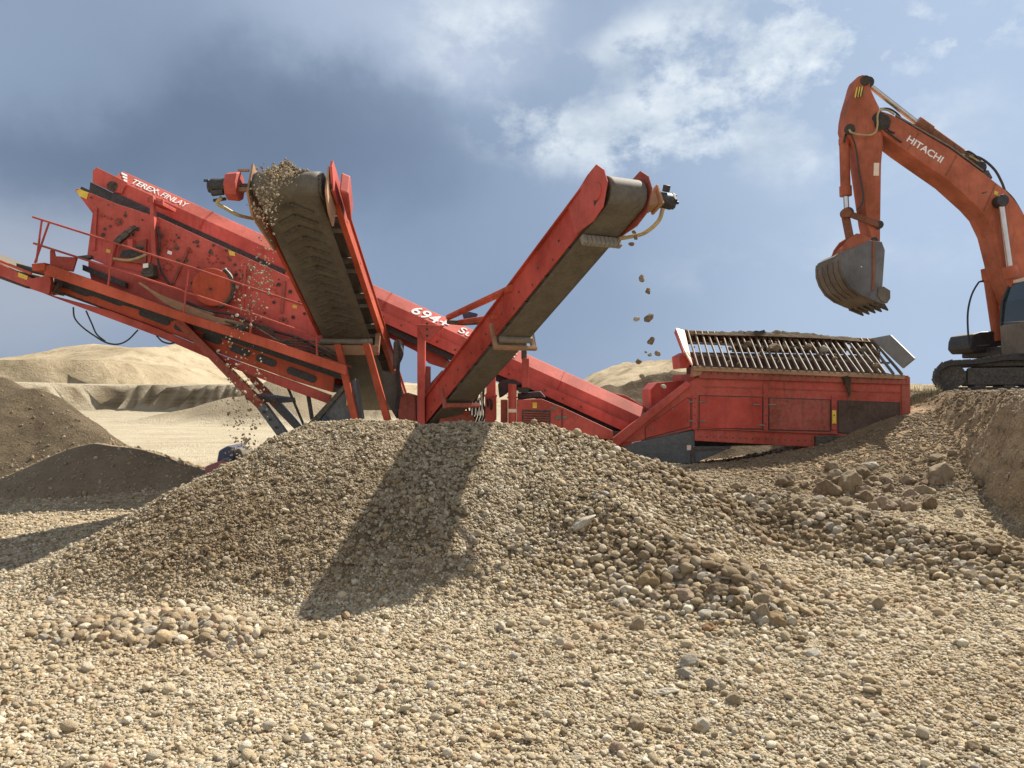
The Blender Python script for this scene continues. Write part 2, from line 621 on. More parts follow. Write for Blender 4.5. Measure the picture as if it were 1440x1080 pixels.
mp3.inputs["Scale"].default_value = (.5, .5, 9)
q.link(p, mp3.inputs["Vector"])
bank = q.mix(q.ramp(q.noise(mp3.outputs[0], 1.1, 6, .7), [(.5, 0.), (.72, .6)]), bank, (.22, .15, .085))
nearbank = q.math("MULTIPLY", q.mapr(s[0], 6.4, 7.0), q.math("SUBTRACT", 1.0, q.mapr(s[1], 24, 40)))
c = q.mix(q.math("MAXIMUM", steep, q.math("MULTIPLY", nearbank, .8)), c, bank)
cliff = q.mix(q.ramp(q.noise(mp3.outputs[0], .6, 6, .7), [(.4, 0.), (.65, 1.)]), (.125, .097, .062), (.25, .195, .125))  # steep far faces coloured darker to carry their shade
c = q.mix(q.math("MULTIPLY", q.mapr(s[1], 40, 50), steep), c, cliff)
hill = q.mix(q.ramp(q.noise(p, .09, 8, .65), [(.38, 0.), (.62, 1.)]), (.50, .405, .275), (.36, .285, .185))
hill = q.mix(q.ramp(q.noise(p, 1.3, 6, .75), [(.50, 0.), (.70, .5)]), hill, (.30, .24, .14))
hill = q.mix(q.ramp(q.noise(p, .3, 7, .7), [(.50, 0.), (.66, .8)]), hill, (.22, .175, .10))
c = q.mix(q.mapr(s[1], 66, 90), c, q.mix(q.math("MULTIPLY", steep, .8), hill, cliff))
rub = q.math("MULTIPLY", q.mapr(s[1], 33, 36), q.math("SUBTRACT", 1.0, q.mapr(s[1], 46, 50)))
rub = q.math("MULTIPLY", rub, q.mapr(s[2], .15, .5))
c = q.mix(rub, c, q.mix(n_fine, (.19, .15, .10), (.36, .295, .20)))
nn = q.bump(vor2.outputs["Distance"], .35, .05)
nn = q.bump(vor.outputs["Distance"], .9, .03, nn)
nn = q.bump(n_mid, .35, .12, nn)
nn = q.bump(q.noise(p, .7, 8, .7), .35, .6, nn)
farb = q.new("ShaderNodeBump")
farb.inputs["Distance"].default_value = .8
q.link(q.noise(p, 1.4, 9, .75), farb.inputs["Height"])
q.link(q.math("MULTIPLY", q.mapr(s[1], 36, 52), .30), farb.inputs["Strength"])
q.link(nn, farb.inputs["Normal"])
nn = farb.outputs["Normal"]
bnb = q.new("ShaderNodeBump")
bnb.inputs["Distance"].default_value = .4
q.link(q.noise(p, 5.5, 9, .75), bnb.inputs["Height"])
q.link(q.math("MULTIPLY", nearbank, .9), bnb.inputs["Strength"])
q.link(nn, bnb.inputs["Normal"])
nn = bnb.outputs["Normal"]
M["ground"] = q.set(c, .96, 0, nn, .15)

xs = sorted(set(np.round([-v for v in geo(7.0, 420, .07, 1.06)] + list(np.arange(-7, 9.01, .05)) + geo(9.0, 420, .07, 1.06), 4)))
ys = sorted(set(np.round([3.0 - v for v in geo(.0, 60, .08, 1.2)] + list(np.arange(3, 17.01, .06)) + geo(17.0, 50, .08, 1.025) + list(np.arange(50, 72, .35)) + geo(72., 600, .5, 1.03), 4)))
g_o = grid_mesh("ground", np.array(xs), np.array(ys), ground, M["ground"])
link(g_o)
tag(g_o, "pale gravel floor of the quarry with a brown earth bank and sandy hills", None, None, "structure")

# heap: its own skin over the ground, carries its pebbles as a part
gx, gy = np.arange(-5.6, 6.6, .05), np.arange(3.8, 11.2, .05)
h_o = grid_mesh("gravel_heap", gx, gy, heap, M["ground"], lambda X, Y, Z: Z > ground(X, Y) + .002)
link(h_o)
tag(h_o, "long heap of tan screened gravel spread in front of the red screening machine", "gravel heap")


# ------------------------------------------------------------------ pebble sources (kept out of the scene, only instanced)
def stone_mesh(name, seed, sub, planes, rough, flat=(1, .86, .66)):
    r = random.Random(seed)
    bm = bmesh.new()
    bmesh.ops.create_icosphere(bm, subdivisions=sub, radius=1)
    ns = []
    for _ in range(planes):
        v = Vector((r.gauss(0, 1), r.gauss(0, 1), r.gauss(0, 1))).normalized()
        ns.append((v, r.uniform(.62, .86)))
    off = Vector((r.random() * 50, r.random() * 50, r.random() * 50))
    for v in bm.verts:
        p = v.co.copy()
        for n, d in ns:
            k = p.dot(n) - d
            if k > 0:
                p -= n * k * .92
        p *= 1 + rough * mnoise.noise(p * 1.3 + off) + rough * .45 * mnoise.noise(p * 3.1 + off)
        v.co = Vector((p.x * flat[0], p.y * flat[1], p.z * flat[2]))
    me = bpy.data.meshes.new(name)
    bm.to_mesh(me)
    bm.free()
    me.shade_smooth()
    return me


src = bpy.data.collections.new("pebble_shapes")
for i in range(14):
    r = random.Random(100 + i)
    me = stone_mesh("pebble_shape", 100 + i, 2, r.choice([0, 2, 4, 6, 8, 10]), .20, (1, r.uniform(.7, .95), r.uniform(.5, .78)))
    me.materials.append(M["pebble"])
    o = bpy.data.objects.new("pebble_shape", me)
    src.objects.link(o)

NCLUMP = 12
for i in range(NCLUMP):                       # six or seven small stones lying together, for the fine gravel
    r = random.Random(900 + i)
    vs, fs_ = [], []
    for k in range(7):
        me = src.objects[r.randrange(14)].data
        R_ = Matrix.Rotation(r.uniform(0, 6.28), 3, "Z") @ Matrix.Rotation(r.uniform(-.6, .6), 3, "X") @ Matrix.Rotation(r.uniform(-.6, .6), 3, "Y")
        sz_ = r.choice([.55, .75, .9, 1.05, 1.3])
        a_, d_ = k * 1.05 + r.uniform(-.3, .3), (0 if k == 0 else r.uniform(1.5, 2.3))
        c_ = Vector((d_ * math.cos(a_), d_ * math.sin(a_), r.uniform(-.25, .45)))
        n0 = len(vs)
        vs += [c_ + R_ @ (v.co * sz_) for v in me.vertices]
        fs_ += [tuple(j + n0 for j in p_.vertices) for p_ in me.polygons]
    me = bpy.data.meshes.new("pebble_clump")
    me.from_pydata(vs, [], fs_)
    me.shade_smooth()
    me.materials.append(M["pebble"])
    src.objects.link(bpy.data.objects.new("pebble_clump", me))

ng = bpy.data.node_groups.new("scatter_stones", "GeometryNodeTree")
ng.interface.new_socket("Geometry", in_out="INPUT", socket_type="NodeSocketGeometry")
ng.interface.new_socket("Geometry", in_out="OUTPUT", socket_type="NodeSocketGeometry")
gi, go = ng.nodes.new("NodeGroupInput"), ng.nodes.new("NodeGroupOutput")
iop = ng.nodes.new("GeometryNodeInstanceOnPoints")
ci = ng.nodes.new("GeometryNodeCollectionInfo")
ci.inputs["Collection"].default_value = src
ci.inputs["Separate Children"].default_value = True
ci.inputs["Reset Children"].default_value = True
iop.inputs["Pick Instance"].default_value = True
for nm, dt, sk in (("idx", "INT", "Instance Index"), ("rot", "FLOAT_VECTOR", "Rotation"), ("scl", "FLOAT_VECTOR", "Scale")):
    na = ng.nodes.new("GeometryNodeInputNamedAttribute")
    na.data_type = dt
    na.inputs["Name"].default_value = nm
    ng.links.new(na.outputs["Attribute"], iop.inputs[sk])
ng.links.new(gi.outputs[0], iop.inputs["Points"])
ng.links.new(ci.outputs[0], iop.inputs["Instance"])
ng.links.new(iop.outputs[0], go.inputs[0])


def normals_at(x, y, zf, e=.04):
    dx = (zf(x + e, y) - zf(x - e, y)) / (2 * e)
    dy = (zf(x, y + e) - zf(x, y - e)) / (2 * e)
    n = np.stack([-dx, -dy, np.ones_like(dx)], 1)
    return n / np.linalg.norm(n, axis=1, keepdims=True)


def eulers(n, jitter):
    n = n + rng.normal(0, jitter, n.shape)
    n /= np.linalg.norm(n, axis=1, keepdims=True)
    a = rng.random(len(n)) * 2 * np.pi
    t = np.stack([np.cos(a), np.sin(a), np.zeros_like(a)], 1)
    x = t - n * (t * n).sum(1, keepdims=True)
    x /= np.linalg.norm(x, axis=1, keepdims=True)
    y = np.cross(n, x)
    # R columns x, y, n
    ry = -np.arcsin(np.clip(x[:, 2], -1, 1))
    rx = np.arctan2(y[:, 2], n[:, 2])
    rz = np.arctan2(x[:, 1], x[:, 0])
    return np.stack([rx, ry, rz], 1)


def cloud(name, P, rot, scl, parent=None, tone=None, clump=None):
    me = bpy.data.meshes.new(name)
    me.vertices.add(len(P))
    me.vertices.foreach_set("co", P.astype(np.float32).ravel())
    for nm, dt, v in (("idx", "INT", np.where(np.zeros(len(P), bool) if clump is None else clump, rng.integers(0, NCLUMP, len(P)), rng.integers(NCLUMP, len(src.objects), len(P))).astype(np.int32)), ("rot", "FLOAT_VECTOR", rot.astype(np.float32)), ("scl", "FLOAT_VECTOR", scl.astype(np.float32)), ("tone", "FLOAT", (np.zeros(len(P)) if tone is None else tone).astype(np.float32))):
        at = me.attributes.new(nm, dt, "POINT")
        at.data.foreach_set("vector" if dt == "FLOAT_VECTOR" else "value", v.ravel())
    o = bpy.data.objects.new(name, me)
    link(o, parent)
    md = o.modifiers.new("scatter", "NODES")
    md.node_group = ng
    o["kind"] = "stuff"
    return o


def size_at(x, y):
    """typical stone diameter in metres"""
    hp = sstep(.0, .20, heap(x, y) - ground(x, y))
    sz = hp * (.0190 + .019 * sstep(-.6, 1.0, x)) + (1 - hp) * (.0178 + .006 * sstep(3.5, 8, y))
    mound = np.exp(-(((x - 1.6) / 1.0) ** 2 + ((y - 5.9) / .75) ** 2))
    sz = sz + .040 * mound
    rr = ridge(x, y, HEAPS[3:4])
    sz = np.where(rr > ground(x, y) + .02, .058, sz)
    lm = ridge(x, y, HEAPS[4:5])
    sz = np.where(lm > ground(x, y) + .01, .056, sz)
    ramp = sstep(9.6, 11, y) * sstep(2.2, 3.2, x)
    return sz * (1 - ramp) + .024 * ramp


def sample(n, y0, y1, xa=.78, xb=2.6):
    # uniform over a wedge that opens away from the viewpoint
    y = y0 + (y1 - y0) * rng.random(n * 3)
    y = y[rng.random(n * 3) < (xa * y + xb) / (xa * y1 + xb)][:n]
    n = len(y)
    x = (rng.random(n) * 2 - 1) * (xa * y + xb)
    return x, y


def band(y0, y1, per_m2, spread, clump, accent=1.0):
    area = (y1 ** 2 - y0 ** 2) * .78 + 5.2 * (y1 - y0)
    x, y = sample(int(area * per_m2), y0, y1)
    sz = size_at(x, y)
    coarse = sz > .027
    if clump:
        keep = rng.random(len(x)) < np.where(coarse, .22, 1)
        sz = np.where(coarse, .021, sz)
    elif accent > 1:
        sz = np.minimum(sz * accent, np.maximum(.055, sz * 1.25))
        keep = np.ones(len(x), bool)
    else:
        keep = rng.random(len(x)) < np.where(coarse, np.clip((.026 / sz) ** 2, .10, 1), .16)
        sz = np.where(coarse, sz, sz * 1.55)
    x, y, sz = x[keep], y[keep], sz[keep]
    sz = sz * np.clip(np.exp(rng.normal(0, spread, len(x))), .5, 1.7)
    return x, y, sz, np.full(len(x), bool(clump))


parts = [band(2.4, 6.2, 1150, .25, True), band(6.2, 9.2, 800, .22, True), band(9.2, 12.4, 330, .25, True), band(12.4, 17, 40, .3, True),
         band(2.4, 6.2, 2300, .32, False), band(6.2, 9.2, 1900, .32, False), band(9.2, 12.4, 700, .35, False), band(12.4, 17, 60, .4, False),
         band(2.4, 7, 60, .3, False, 2.3), band(7, 11, 25, .3, False, 2.0)]
X = np.concatenate([a[0] for a in parts])
Y = np.concatenate([a[1] for a in parts])
S = np.concatenate([a[2] for a in parts])
CL = np.concatenate([a[3] for a in parts])
# none on the steep face of the bank, thinner on the dusty floor at the far left and right
G = ground(X, Y)
H = heap(X, Y)
onheap = H > G + .004
nrm = np.where(onheap[:, None], normals_at(X, Y, heap), normals_at(X, Y, ground))
ok = (nrm[:, 2] > .72) | ((rng.random(len(X)) < .22) & (X > 5))
floor_far = (~onheap) & (Y > 8.5) & (X < -1)
ok &= ~(floor_far & (rng.random(len(X)) < .55))
dusty = (~onheap) & (X > 3.2) & (Y > 4.0) & (Y < 9.6)
ok &= ~(dusty & (rng.random(len(X)) < .62) & (fbm(X * .8, Y * .8) > -.25))
CL = CL[ok]
X, Y, S, G, H, onheap, nrm = X[ok], Y[ok], S[ok], G[ok], H[ok], onheap[ok], nrm[ok]
Z = np.maximum(G, H) + S * np.where(CL, rng.uniform(-.05, .25, len(S)), rng.uniform(-.05, .48, len(S)))
P = np.stack([X, Y, Z], 1)
R = eulers(nrm, np.where(CL, .12, np.where(onheap, .45, .30))[:, None])
SCL = (S * .5)[:, None] * rng.uniform(.85, 1.15, (len(S), 3))
# dark brown share: left-flank shade painted in, heap and mounds browner than dusty floor
T = sstep(.01, .22, H - G) * (.30 + .42 * np.exp(-(((X + 2.3) / 1.1) ** 2 + ((Y - 6.4) / .8) ** 2)))
T = T + .40 * sstep(.0, .08, ridge(X, Y, HEAPS[3:4]) - G)
T = T + .30 * np.exp(-(((X + 2.3) / 1.0) ** 2 + ((Y - 4.95) / .3) ** 2))
T = T + .36 * np.exp(-(((X - 1.5) / .95) ** 2 + ((Y - 5.9) / .7) ** 2)) + .22 * fbm(X * .7 + 70, Y * .7)
T = np.clip(T + rng.normal(0, .20, len(X)), 0, .85)
hb = cloud("gravel_cover", P[onheap], R[onheap], SCL[onheap], h_o, T[onheap], CL[onheap])
gb = cloud("gravel", P[~onheap], R[~onheap], SCL[~onheap], None, T[~onheap], CL[~onheap])
tag(gb, "loose pale limestone gravel strewn over the quarry floor")
print("PEBBLES", onheap.sum(), (~onheap).sum())


# ------------------------------------------------------------------ other piles
def pile(name, label, heaps, x0, x1, y0, y1, st, mat, amp=.06, f=1.2, cat="sand pile"):
    def zf(x, y):
        return ridge(x, y, heaps) + amp * fbm(x * f + 11, y * f + 4, 4) - .04
    o = grid_mesh(name, np.arange(x0, x1, st), np.arange(y0, y1, st), zf, mat, lambda X, Y, Z: Z > ground(X, Y) - .04)
    link(o)
    tag(o, label, cat)
    return o, zf


sp, sp_z = pile("sand_pile", "tall dark pile of brown sand at the far left beside the pale floor",
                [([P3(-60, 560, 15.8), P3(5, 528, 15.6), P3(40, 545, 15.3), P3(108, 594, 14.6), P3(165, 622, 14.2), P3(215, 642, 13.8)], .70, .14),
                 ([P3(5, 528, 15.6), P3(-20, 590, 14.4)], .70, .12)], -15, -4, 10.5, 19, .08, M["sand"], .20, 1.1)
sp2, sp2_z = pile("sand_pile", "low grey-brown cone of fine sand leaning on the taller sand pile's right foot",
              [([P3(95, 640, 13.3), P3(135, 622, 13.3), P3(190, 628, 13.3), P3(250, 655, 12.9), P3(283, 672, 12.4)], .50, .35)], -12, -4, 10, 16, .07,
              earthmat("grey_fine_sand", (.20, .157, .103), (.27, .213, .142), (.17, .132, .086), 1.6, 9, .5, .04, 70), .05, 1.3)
sp3, _ = pile("sand_pile", "small reddish gravel cone at the foot of the two sand piles",
              [([P3(60, 676, 12.6), P3(82, 667, 12.5), P3(105, 674, 12.4)], .42, .15)], -10.5, -5, 10.5, 14.5, .06,
              earthmat("reddish_gravel", (.36, .24, .14), (.46, .34, .21), (.30, .20, .12), 3, 20, .8, .05, 60), .04, 2, "gravel pile")
so, _ = pile("soil_heap", "dark heap of dug soil behind the hopper and the main conveyor foot",
             [([P3(838, 547, 22), P3(880, 536, 22), P3(930, 527, 22), P3(975, 516, 22), P3(1040, 520, 22), P3(1120, 540, 22)], .55, .3)], 0, 13, 17.5, 28, .12, M["soil"], .28, 1.6, "soil heap")

def clods(o, zf, x0, x1, y0, y1, n):
    x, y = rng.uniform(x0, x1, n), rng.uniform(y0, y1, n)
    z, g_ = zf(x, y), ground(x, y)
    k_ = (z > g_ - .10) & (rng.random(n) < np.exp(-np.maximum(0, z - g_) * 2.2) + .12)
    x, y, z = x[k_], y[k_], np.maximum(z, g_)[k_]
    sz = .03 * np.exp(rng.normal(0, .5, len(x)))
    cloud("loose_clods", np.stack([x, y, z + sz * .1], 1), rng.uniform(0, 6, (len(x), 3)), (sz * .5)[:, None] * rng.uniform(.7, 1.2, (len(x), 3)), o, np.full(len(x), .42))


clods(sp, sp_z, -13, -4, 11, 17, 9000)
clods(sp2, sp2_z, -11, -4, 10.5, 15.5, 6000)


n_ = 5200
bx_, by_ = rng.uniform(5.0, 7.6, n_), rng.uniform(7.5, 13.6, n_)
bs_ = .026 * np.exp(rng.normal(0, .62, n_))
bn_ = normals_at(bx_, by_, ground)
kp_ = (bn_[:, 2] < .8) & (rng.random(n_) < .35) | (bn_[:, 2] >= .8) & (ground(bx_, by_) < .75) & (rng.random(n_) < .8 * np.exp(-((bx_ - 5.9) / .55) ** 2))
bx_, by_, bs_ = bx_[kp_], by_[kp_], bs_[kp_]
rb_ = cloud("rubble", np.stack([bx_, by_, ground(bx_, by_) + bs_ * .12], 1), rng.uniform(0, 6, (len(bx_), 3)), (bs_ * .5)[:, None] * rng.uniform(.7, 1.3, (len(bx_), 3)), None, np.full(len(bx_), .45))
tag(rb_, "loose brown rubble fallen on and along the foot of the earth bank")


# ------------------------------------------------------------------ single stones
variants = [stone_mesh("rock", 500 + i, 4, pl, ro, fl) for i, (pl, ro, fl) in enumerate([
    (2, .16, (1, .85, .66)), (9, .24, (1, .85, .75)), (12, .22, (1, .9, .8)), (8, .3, (1, .75, .55)), (11, .28, (1, .95, .9)), (14, .2, (1, .7, .5)), (7, .34, (1, .9, .85)), (9, .26, (1, .62, .42))])]
vmesh = {}


def rock(px, py, w, h, tone, var, label=None, group=None, tilt=0.0, name="rock", cat="rock"):
    """stone whose middle is seen at px,py: found on the terrain along that direction"""
    ds = np.linspace(3.0, 17, 1500)
    xx, zz = (px - CX) / F * ds, EYE + (HY - (py + h * .25)) / F * ds
    hit = np.nonzero(zz <= surf(xx, ds))[0]
    d = ds[hit[0]] if len(hit) else 9.
    key = (var, tone)
    if key not in vmesh:
        me = variants[var].copy()
        me.materials.clear()
        me.materials.append(ST[tone])
        vmesh[key] = me
    o = bpy.data.objects.new(name, vmesh[key])
    link(o)
    W, Hh = w / F * d / 2, h / F * d / 2
    x = (px - CX) / F * d
    o.location = (x, d + W * .3, float(surf(np.array([x]), np.array([d + W * .3]))[0]) + Hh * .40)
    o.rotation_euler = (random.uniform(-.2, .2), tilt, random.uniform(-.5, .5))
    o.scale = (W * 1.06, W * .95, Hh * 1.45)
    tag(o, label, cat, group)
    return o


RK = [
    (820, 742, 46, 24, "pale", 5, "pale slab-like stone lying tilted on the right slope of the main gravel heap", -.55),
    (913, 822, 36, 30, "ochre", 2, "ochre boulder at the upper left of the cobble mound in front", 0),
    (1018, 832, 42, 26, "brown", 5, "flat angular brown rock in the middle of the cobble mound", .1),
    (963, 840, 36, 20, "pink", 1, "pinkish rock below the ochre boulder in the cobble mound", 0),
    (995, 865, 22, 14, "white", 0, "small white stone low in the cobble mound", .1),
    (1069, 866, 22, 28, "tan", 4, "upright tan stone at the front right of the cobble mound", .3),
    (1092, 874, 32, 22, "ochre", 2, "ochre rock at the right foot of the cobble mound, largest of that corner", 0),
    (1106, 855, 24, 20, "ochre", 1, "brownish rock just behind the ochre rock at the mound's right foot", 0),
    (1076, 847, 34, 20, "tan", 6, "rounded tan rock above the upright stone in the cobble mound", 0),
    (896, 883, 22, 26, "tan", 4, "blunt tan rock standing apart at the mound's left foot", 0),
    (876, 866, 38, 18, "brown", 7, "flat brown stone lying at the left foot of the cobble mound", 0),
    (998, 886, 26, 17, "rust", 2, "rusty orange rock at the very front of the cobble mound", 0),
    (1076, 803, 15, 30, "pink", 3, "pointed reddish stone standing upright behind the cobble mound", 0),
    (1145, 921, 21, 17, "white", 0, "bright white stone alone on the gravel right of the cobble mound", .2),
    (971, 933, 25, 26, "grey", 0, "round grey stone on the gravel floor in front of the cobble mound", .3),
    (963, 950, 22, 15, "grey", 6, "smaller grey stone touching the round grey one in front", 0),
    (1186, 840, 17, 11, "rust", 1, "small orange stone alone on the pale gravel strip", 0),
    (1027, 815, 28, 12, "pale", 7, "flat whitish stone above the angular brown rock", 0),
    (992, 812, 20, 14, "pale", 0, "pale round stone at the top of the cobble mound", 0),
    (858, 919, 11, 15, "brown", 3, "small dark splinter of rock upright in the floor gravel", .3),
    (1165, 691, 30, 27, "brown", 6, "brown boulder at the left of the rock cluster under the hopper", 0),
    (1197, 683, 33, 33, "tan", 4, "tallest boulder of the rock cluster under the hopper", 0),
    (1214, 668, 26, 23, "brown", 2, "brown boulder behind the tallest one in the rock cluster", 0),
    (1173, 658, 24, 17, "tan", 1, "tan boulder at the back left of the rock cluster", 0),
    (1226, 655, 22, 14, "pale", 3, "pale flat boulder at the back right of the rock cluster", 0),
    (1105, 680, 28, 21, "brown", 2, "dark jagged rock apart to the left of the rock cluster", .2),
    (1318, 645, 20, 13, "tan", 0, "tan stone on the slope at the foot of the earth bank", 0),
    (1325, 670, 37, 27, "tan", 4, "big dusty boulder half buried beside the earth bank", 0),
    (1244, 711, 31, 22, "pink", 6, "long pinkish boulder at the front of the rock cluster", 0),
    (1280, 713, 26, 20, "pink", 2, "pinkish boulder right of the long one in the rock cluster", 0),
    (1308, 710, 20, 20, "brown", 4, "dark boulder at the right end of the rock cluster", 0),
    (1277, 729, 15, 12, "pink", 0, "small pink stone just in front of the two pinkish boulders", 0),
    (1301, 691, 26, 15, "tan", 6, "dusty tan boulder behind the dark one at the cluster's right end", 0),
    (1222, 700, 22, 17, "tan", 2, "tan block below the tallest boulder of the rock cluster", 0),
    (1190, 706, 20, 16, "tan", 0, "rounded tan stone at the front foot of the tallest boulder", 0),
    (1250, 690, 18, 15, "brown", 4, "brown stone between the tallest boulder and the dusty tan one", 0),
    (1368, 810, 21, 18, "tan", 0, "round tan cobble, largest in the right end of the cobble ridge", 0),
    (1250, 771, 30, 14, "brown", 5, "flat brown stone on the front face of the cobble ridge", 0),
    (1253, 790, 18, 14, "pale", 0, "pale oval stone at the front foot of the cobble ridge", -.5),
    (1162, 775, 20, 15, "tan", 6, "tan stone at the left front foot of the cobble ridge", 0),
    (1234, 853, 22, 21, "tan", 4, "blunt tan rock alone on the dusty strip right of the mound", 0),
    (139, 872, 26, 19, "brown", 2, "brownish pink rock on top of the small left mound", .2),
    (157, 884, 22, 15, "grey", 0, "grey rounded stone just right of the brownish one on the left mound", 0),
    (118, 872, 22, 14, "pink", 1, "pinkish stone at the left top of the small left mound", 0),
    (240, 868, 28, 18, "brown", 2, "dark brown rock on the right top of the small left mound", 0),
    (173, 868, 20, 18, "pale", 4, "pale blocky stone in the middle of the small left mound", 0),
    (208, 889, 23, 17, "pale", 0, "whitish round stone on the front face of the left mound", 0),
    (290, 923, 21, 15, "pink", 6, "pinkish stone at the right front foot of the left mound", 0),
    (127, 904, 16, 10, "ochre", 0, "yellowish stone at the left front foot of the left mound", 0),
    (195, 928, 18, 11, "tan", 3, "tan flat stone in front of the small left mound", 0),
    (6, 991, 14, 15, "ochre", 4, "yellowish stone at the extreme left edge of the gravel floor", 0),
    (895, 1021, 27, 22, "tan", 2, "tan angular rock in the front gravel with a dark broken side", 0),
    (870, 1055, 30, 22, "pink", 1, "pinkish tan rock in the gravel right at the front", 0),
    (986, 1025, 26, 21, "pale", 4, "pale blunt rock in the front gravel, right of the angular one", 0),
    (937, 974, 36, 20, "pale", 7, "large pale low stone sunk in the gravel behind the blunt one", 0),
    (720, 992, 18, 13, "ochre", 0, "ochre stone in the middle of the front gravel", 0),
    (812, 1067, 26, 9, "grey", 7, "thin grey flat stone at the front edge of the gravel", 0),
    (1032, 987, 24, 18, "tan", 4, "tan chunky stone right of the large pale sunken one", 0),
    (1001, 964, 19, 17, "grey", 6, "grey rounded stone behind the tan chunky one", 0),
    (1370, 1055, 28, 19, "brown", 2, "brown rock near the front right corner of the gravel", 0),
    (1232, 1010, 20, 14, "pale", 0, "pale round stone on the right front gravel by itself", 0),
    (790, 905, 20, 16, "pale", 1, "pale stone at the front foot of the main heap", 0),
    (585, 1000, 16, 12, "white", 0, "small white stone in the left centre front gravel", 0),
    (430, 1040, 18, 13, "pale", 6, "pale stone in the front gravel left of centre", 0),
]
for px, py, w, h, tone, var, lab, tilt in RK:
    rock(px, py, w, h, tone, var, lab, None, tilt)


def cobbles(n, draw, lab, group, tones, smin, smax):
    for _ in range(n):
        px, py = draw()
        s_ = random.uniform(smin, smax)
        rock(px, py, s_, s_ * random.uniform(.65, .9), random.choice(tones), random.choice([0, 0, 1, 2, 4, 6]), lab, group, random.uniform(-.3, .3), "cobblestone", "cobblestone")


def along(pts, dx, dy):
    def f():
        i = random.randrange(len(pts) - 1)
        t = random.random()
        return (pts[i][0] * (1 - t) + pts[i + 1][0] * t + random.uniform(-dx, dx), pts[i][1] * (1 - t) + pts[i + 1][1] * t + random.uniform(-dy, dy))
    return f


cobbles(60, along([(1090, 680), (1170, 690), (1215, 672), (1260, 695), (1320, 700)], 30, 26),
        "dusty brown clod among the boulders under the hopper's right half", "clods in the rock cluster", ["brown", "tan", "tan", "brown", "pink"], 8, 22)
cobbles(95, along([(1020, 700), (1120, 715), (1240, 750), (1340, 785), (1435, 815)], 18, 24),
        "rounded tan cobble in the long cobble ridge on the right", "cobbles in the right ridge", ["tan", "pale", "grey", "pink", "pale", "brown"], 10, 16)
cobbles(75, along([(850, 850), (930, 810), (1000, 815), (1060, 830), (1105, 865)], 30, 30),
        "brownish cobble in the coarse mound in front of the heap", "cobbles in the front mound", ["tan", "ochre", "brown", "pale", "grey", "pink"], 9, 19)
cobbles(50, along([(60, 890), (140, 878), (240, 872), (330, 890), (360, 900)], 20, 20),
        "pale rounded cobble in the small mound at lower left", "cobbles in the left mound", ["pale", "tan", "grey", "pink", "pale"], 9, 17)
# ================================================================== screening machine
mc = empty("screening_machine", (0, 13.4, .2))
tag(mc, "long red tracked screening machine with three conveyors, a sloping screen box and a grid-topped hopper", "screening machine")
YN = 13.0            # near side of the main conveyor


def polyparts(name, poly, d, depth, mat, parent=mc, bevel=.008):
    return MB().prism(poly, d, depth).build(name, mat, parent, bevel)


# ---- main conveyor
A, B = U(160, 235.5, 13.3), U(905, 573, 13.3)
ux = (B - A).normalized()
un = Vector((-ux.z, 0, ux.x))


def mcp(t, y, n):
    """point on the main conveyor: t along (metres from upper end), depth y, n above its top edge"""
    p = A + ux * t + un * n
    return Vector((p.x, y, p.z))


L = (B - A).length
sec = [(13.20, 0), (13.02, -.185), (13.02, -.40), (14.18, -.40), (14.18, -.185), (14.0, 0)]
b = MB().loft([mcp(.22, y, n) for y, n in sec], [mcp(L, y, n) for y, n in sec])
main = b.build("main_conveyor", M["red_faded"], mc, .008)
b = MB().loft([mcp(3.55, y, n) for y, n in ((12.95, -.355), (14.25, -.355), (14.25, -.52), (12.95, -.52))], [mcp(L, y, n) for y, n in ((12.95, -.355), (14.25, -.355), (14.25, -.52), (12.95, -.52))])
b.build("conveyor_flange", M["red_faded"], main, .006)
b = MB().loft([mcp(.35, y, n) for y, n in ((13.0, -.39), (14.2, -.39), (14.2, -.56), (13.0, -.56))], [mcp(3.6, y, n) for y, n in ((13.0, -.39), (14.2, -.39), (14.2, -.50), (13.0, -.50))])
b.build("rubber_skirt", M["black"], main)
b = MB()
for t in (1.9, 3.6, 5.25, 6.9, 8.5):
    b.loft([mcp(t, y, n) for y, n in ((13.195, .012), (13.005, -.183), (13.005, -.35), (13.03, -.35), (13.03, -.19), (13.21, -.01))],
           [mcp(t + .025, y, n) for y, n in ((13.195, .012), (13.005, -.183), (13.005, -.35), (13.03, -.35), (13.03, -.19), (13.21, -.01))])
b.build("joint_flange", M["red_clean"], main)
b = MB().loft([mcp(-.25, y, n) for y, n in ((13.1, -.53), (14.1, -.53), (14.1, -.66), (13.1, -.66))], [mcp(L - .2, y, n) for y, n in ((13.1, -.53), (14.1, -.53), (14.1, -.62), (13.1, -.62))])
b.build("return_belt", M["black"], main)
b = MB()
for i in range(17):
    t = 3.7 + i * .33
    b.cyl(mcp(t, 12.935, -.44 + (i % 3) * .0), mcp(t, 12.952, -.44), .016, 8)
b.build("flange_bolt", M["steel"], main)
# upper head end
b = MB().prism([(130, 240), (136, 235), (178, 256), (171, 272), (158, 270), (130, 257)], 12.98, .05)
b.prism([(130, 240), (136, 235), (178, 256), (171, 272), (158, 270), (130, 257)], 12.98, .05, 1.17)
b.prism([(134, 237), (176, 256), (174, 259), (134, 241)], 13.03, 1.12)
hd = b.build("conveyor_head", M["red_faded"], mc, .008)
MB().cyl(U(158, 262, 12.94), U(158, 262, 12.98), .085, 18).build("head_bearing", M["steel"], hd, .004, True)
b = MB().prism([(127, 256), (158, 271), (205, 291), (205, 300), (165, 288), (125, 272)], 13.06, 1.0)
b.build("rubber_skirt", M["black"], hd)
# second beam below the main conveyor, behind the post
polyparts("lower_beam", [(520, 435), (550, 450), (588, 473), (630, 507), (622, 517), (603, 511), (585, 494), (545, 474), (520, 462)], 13.25, .7, M["red"])

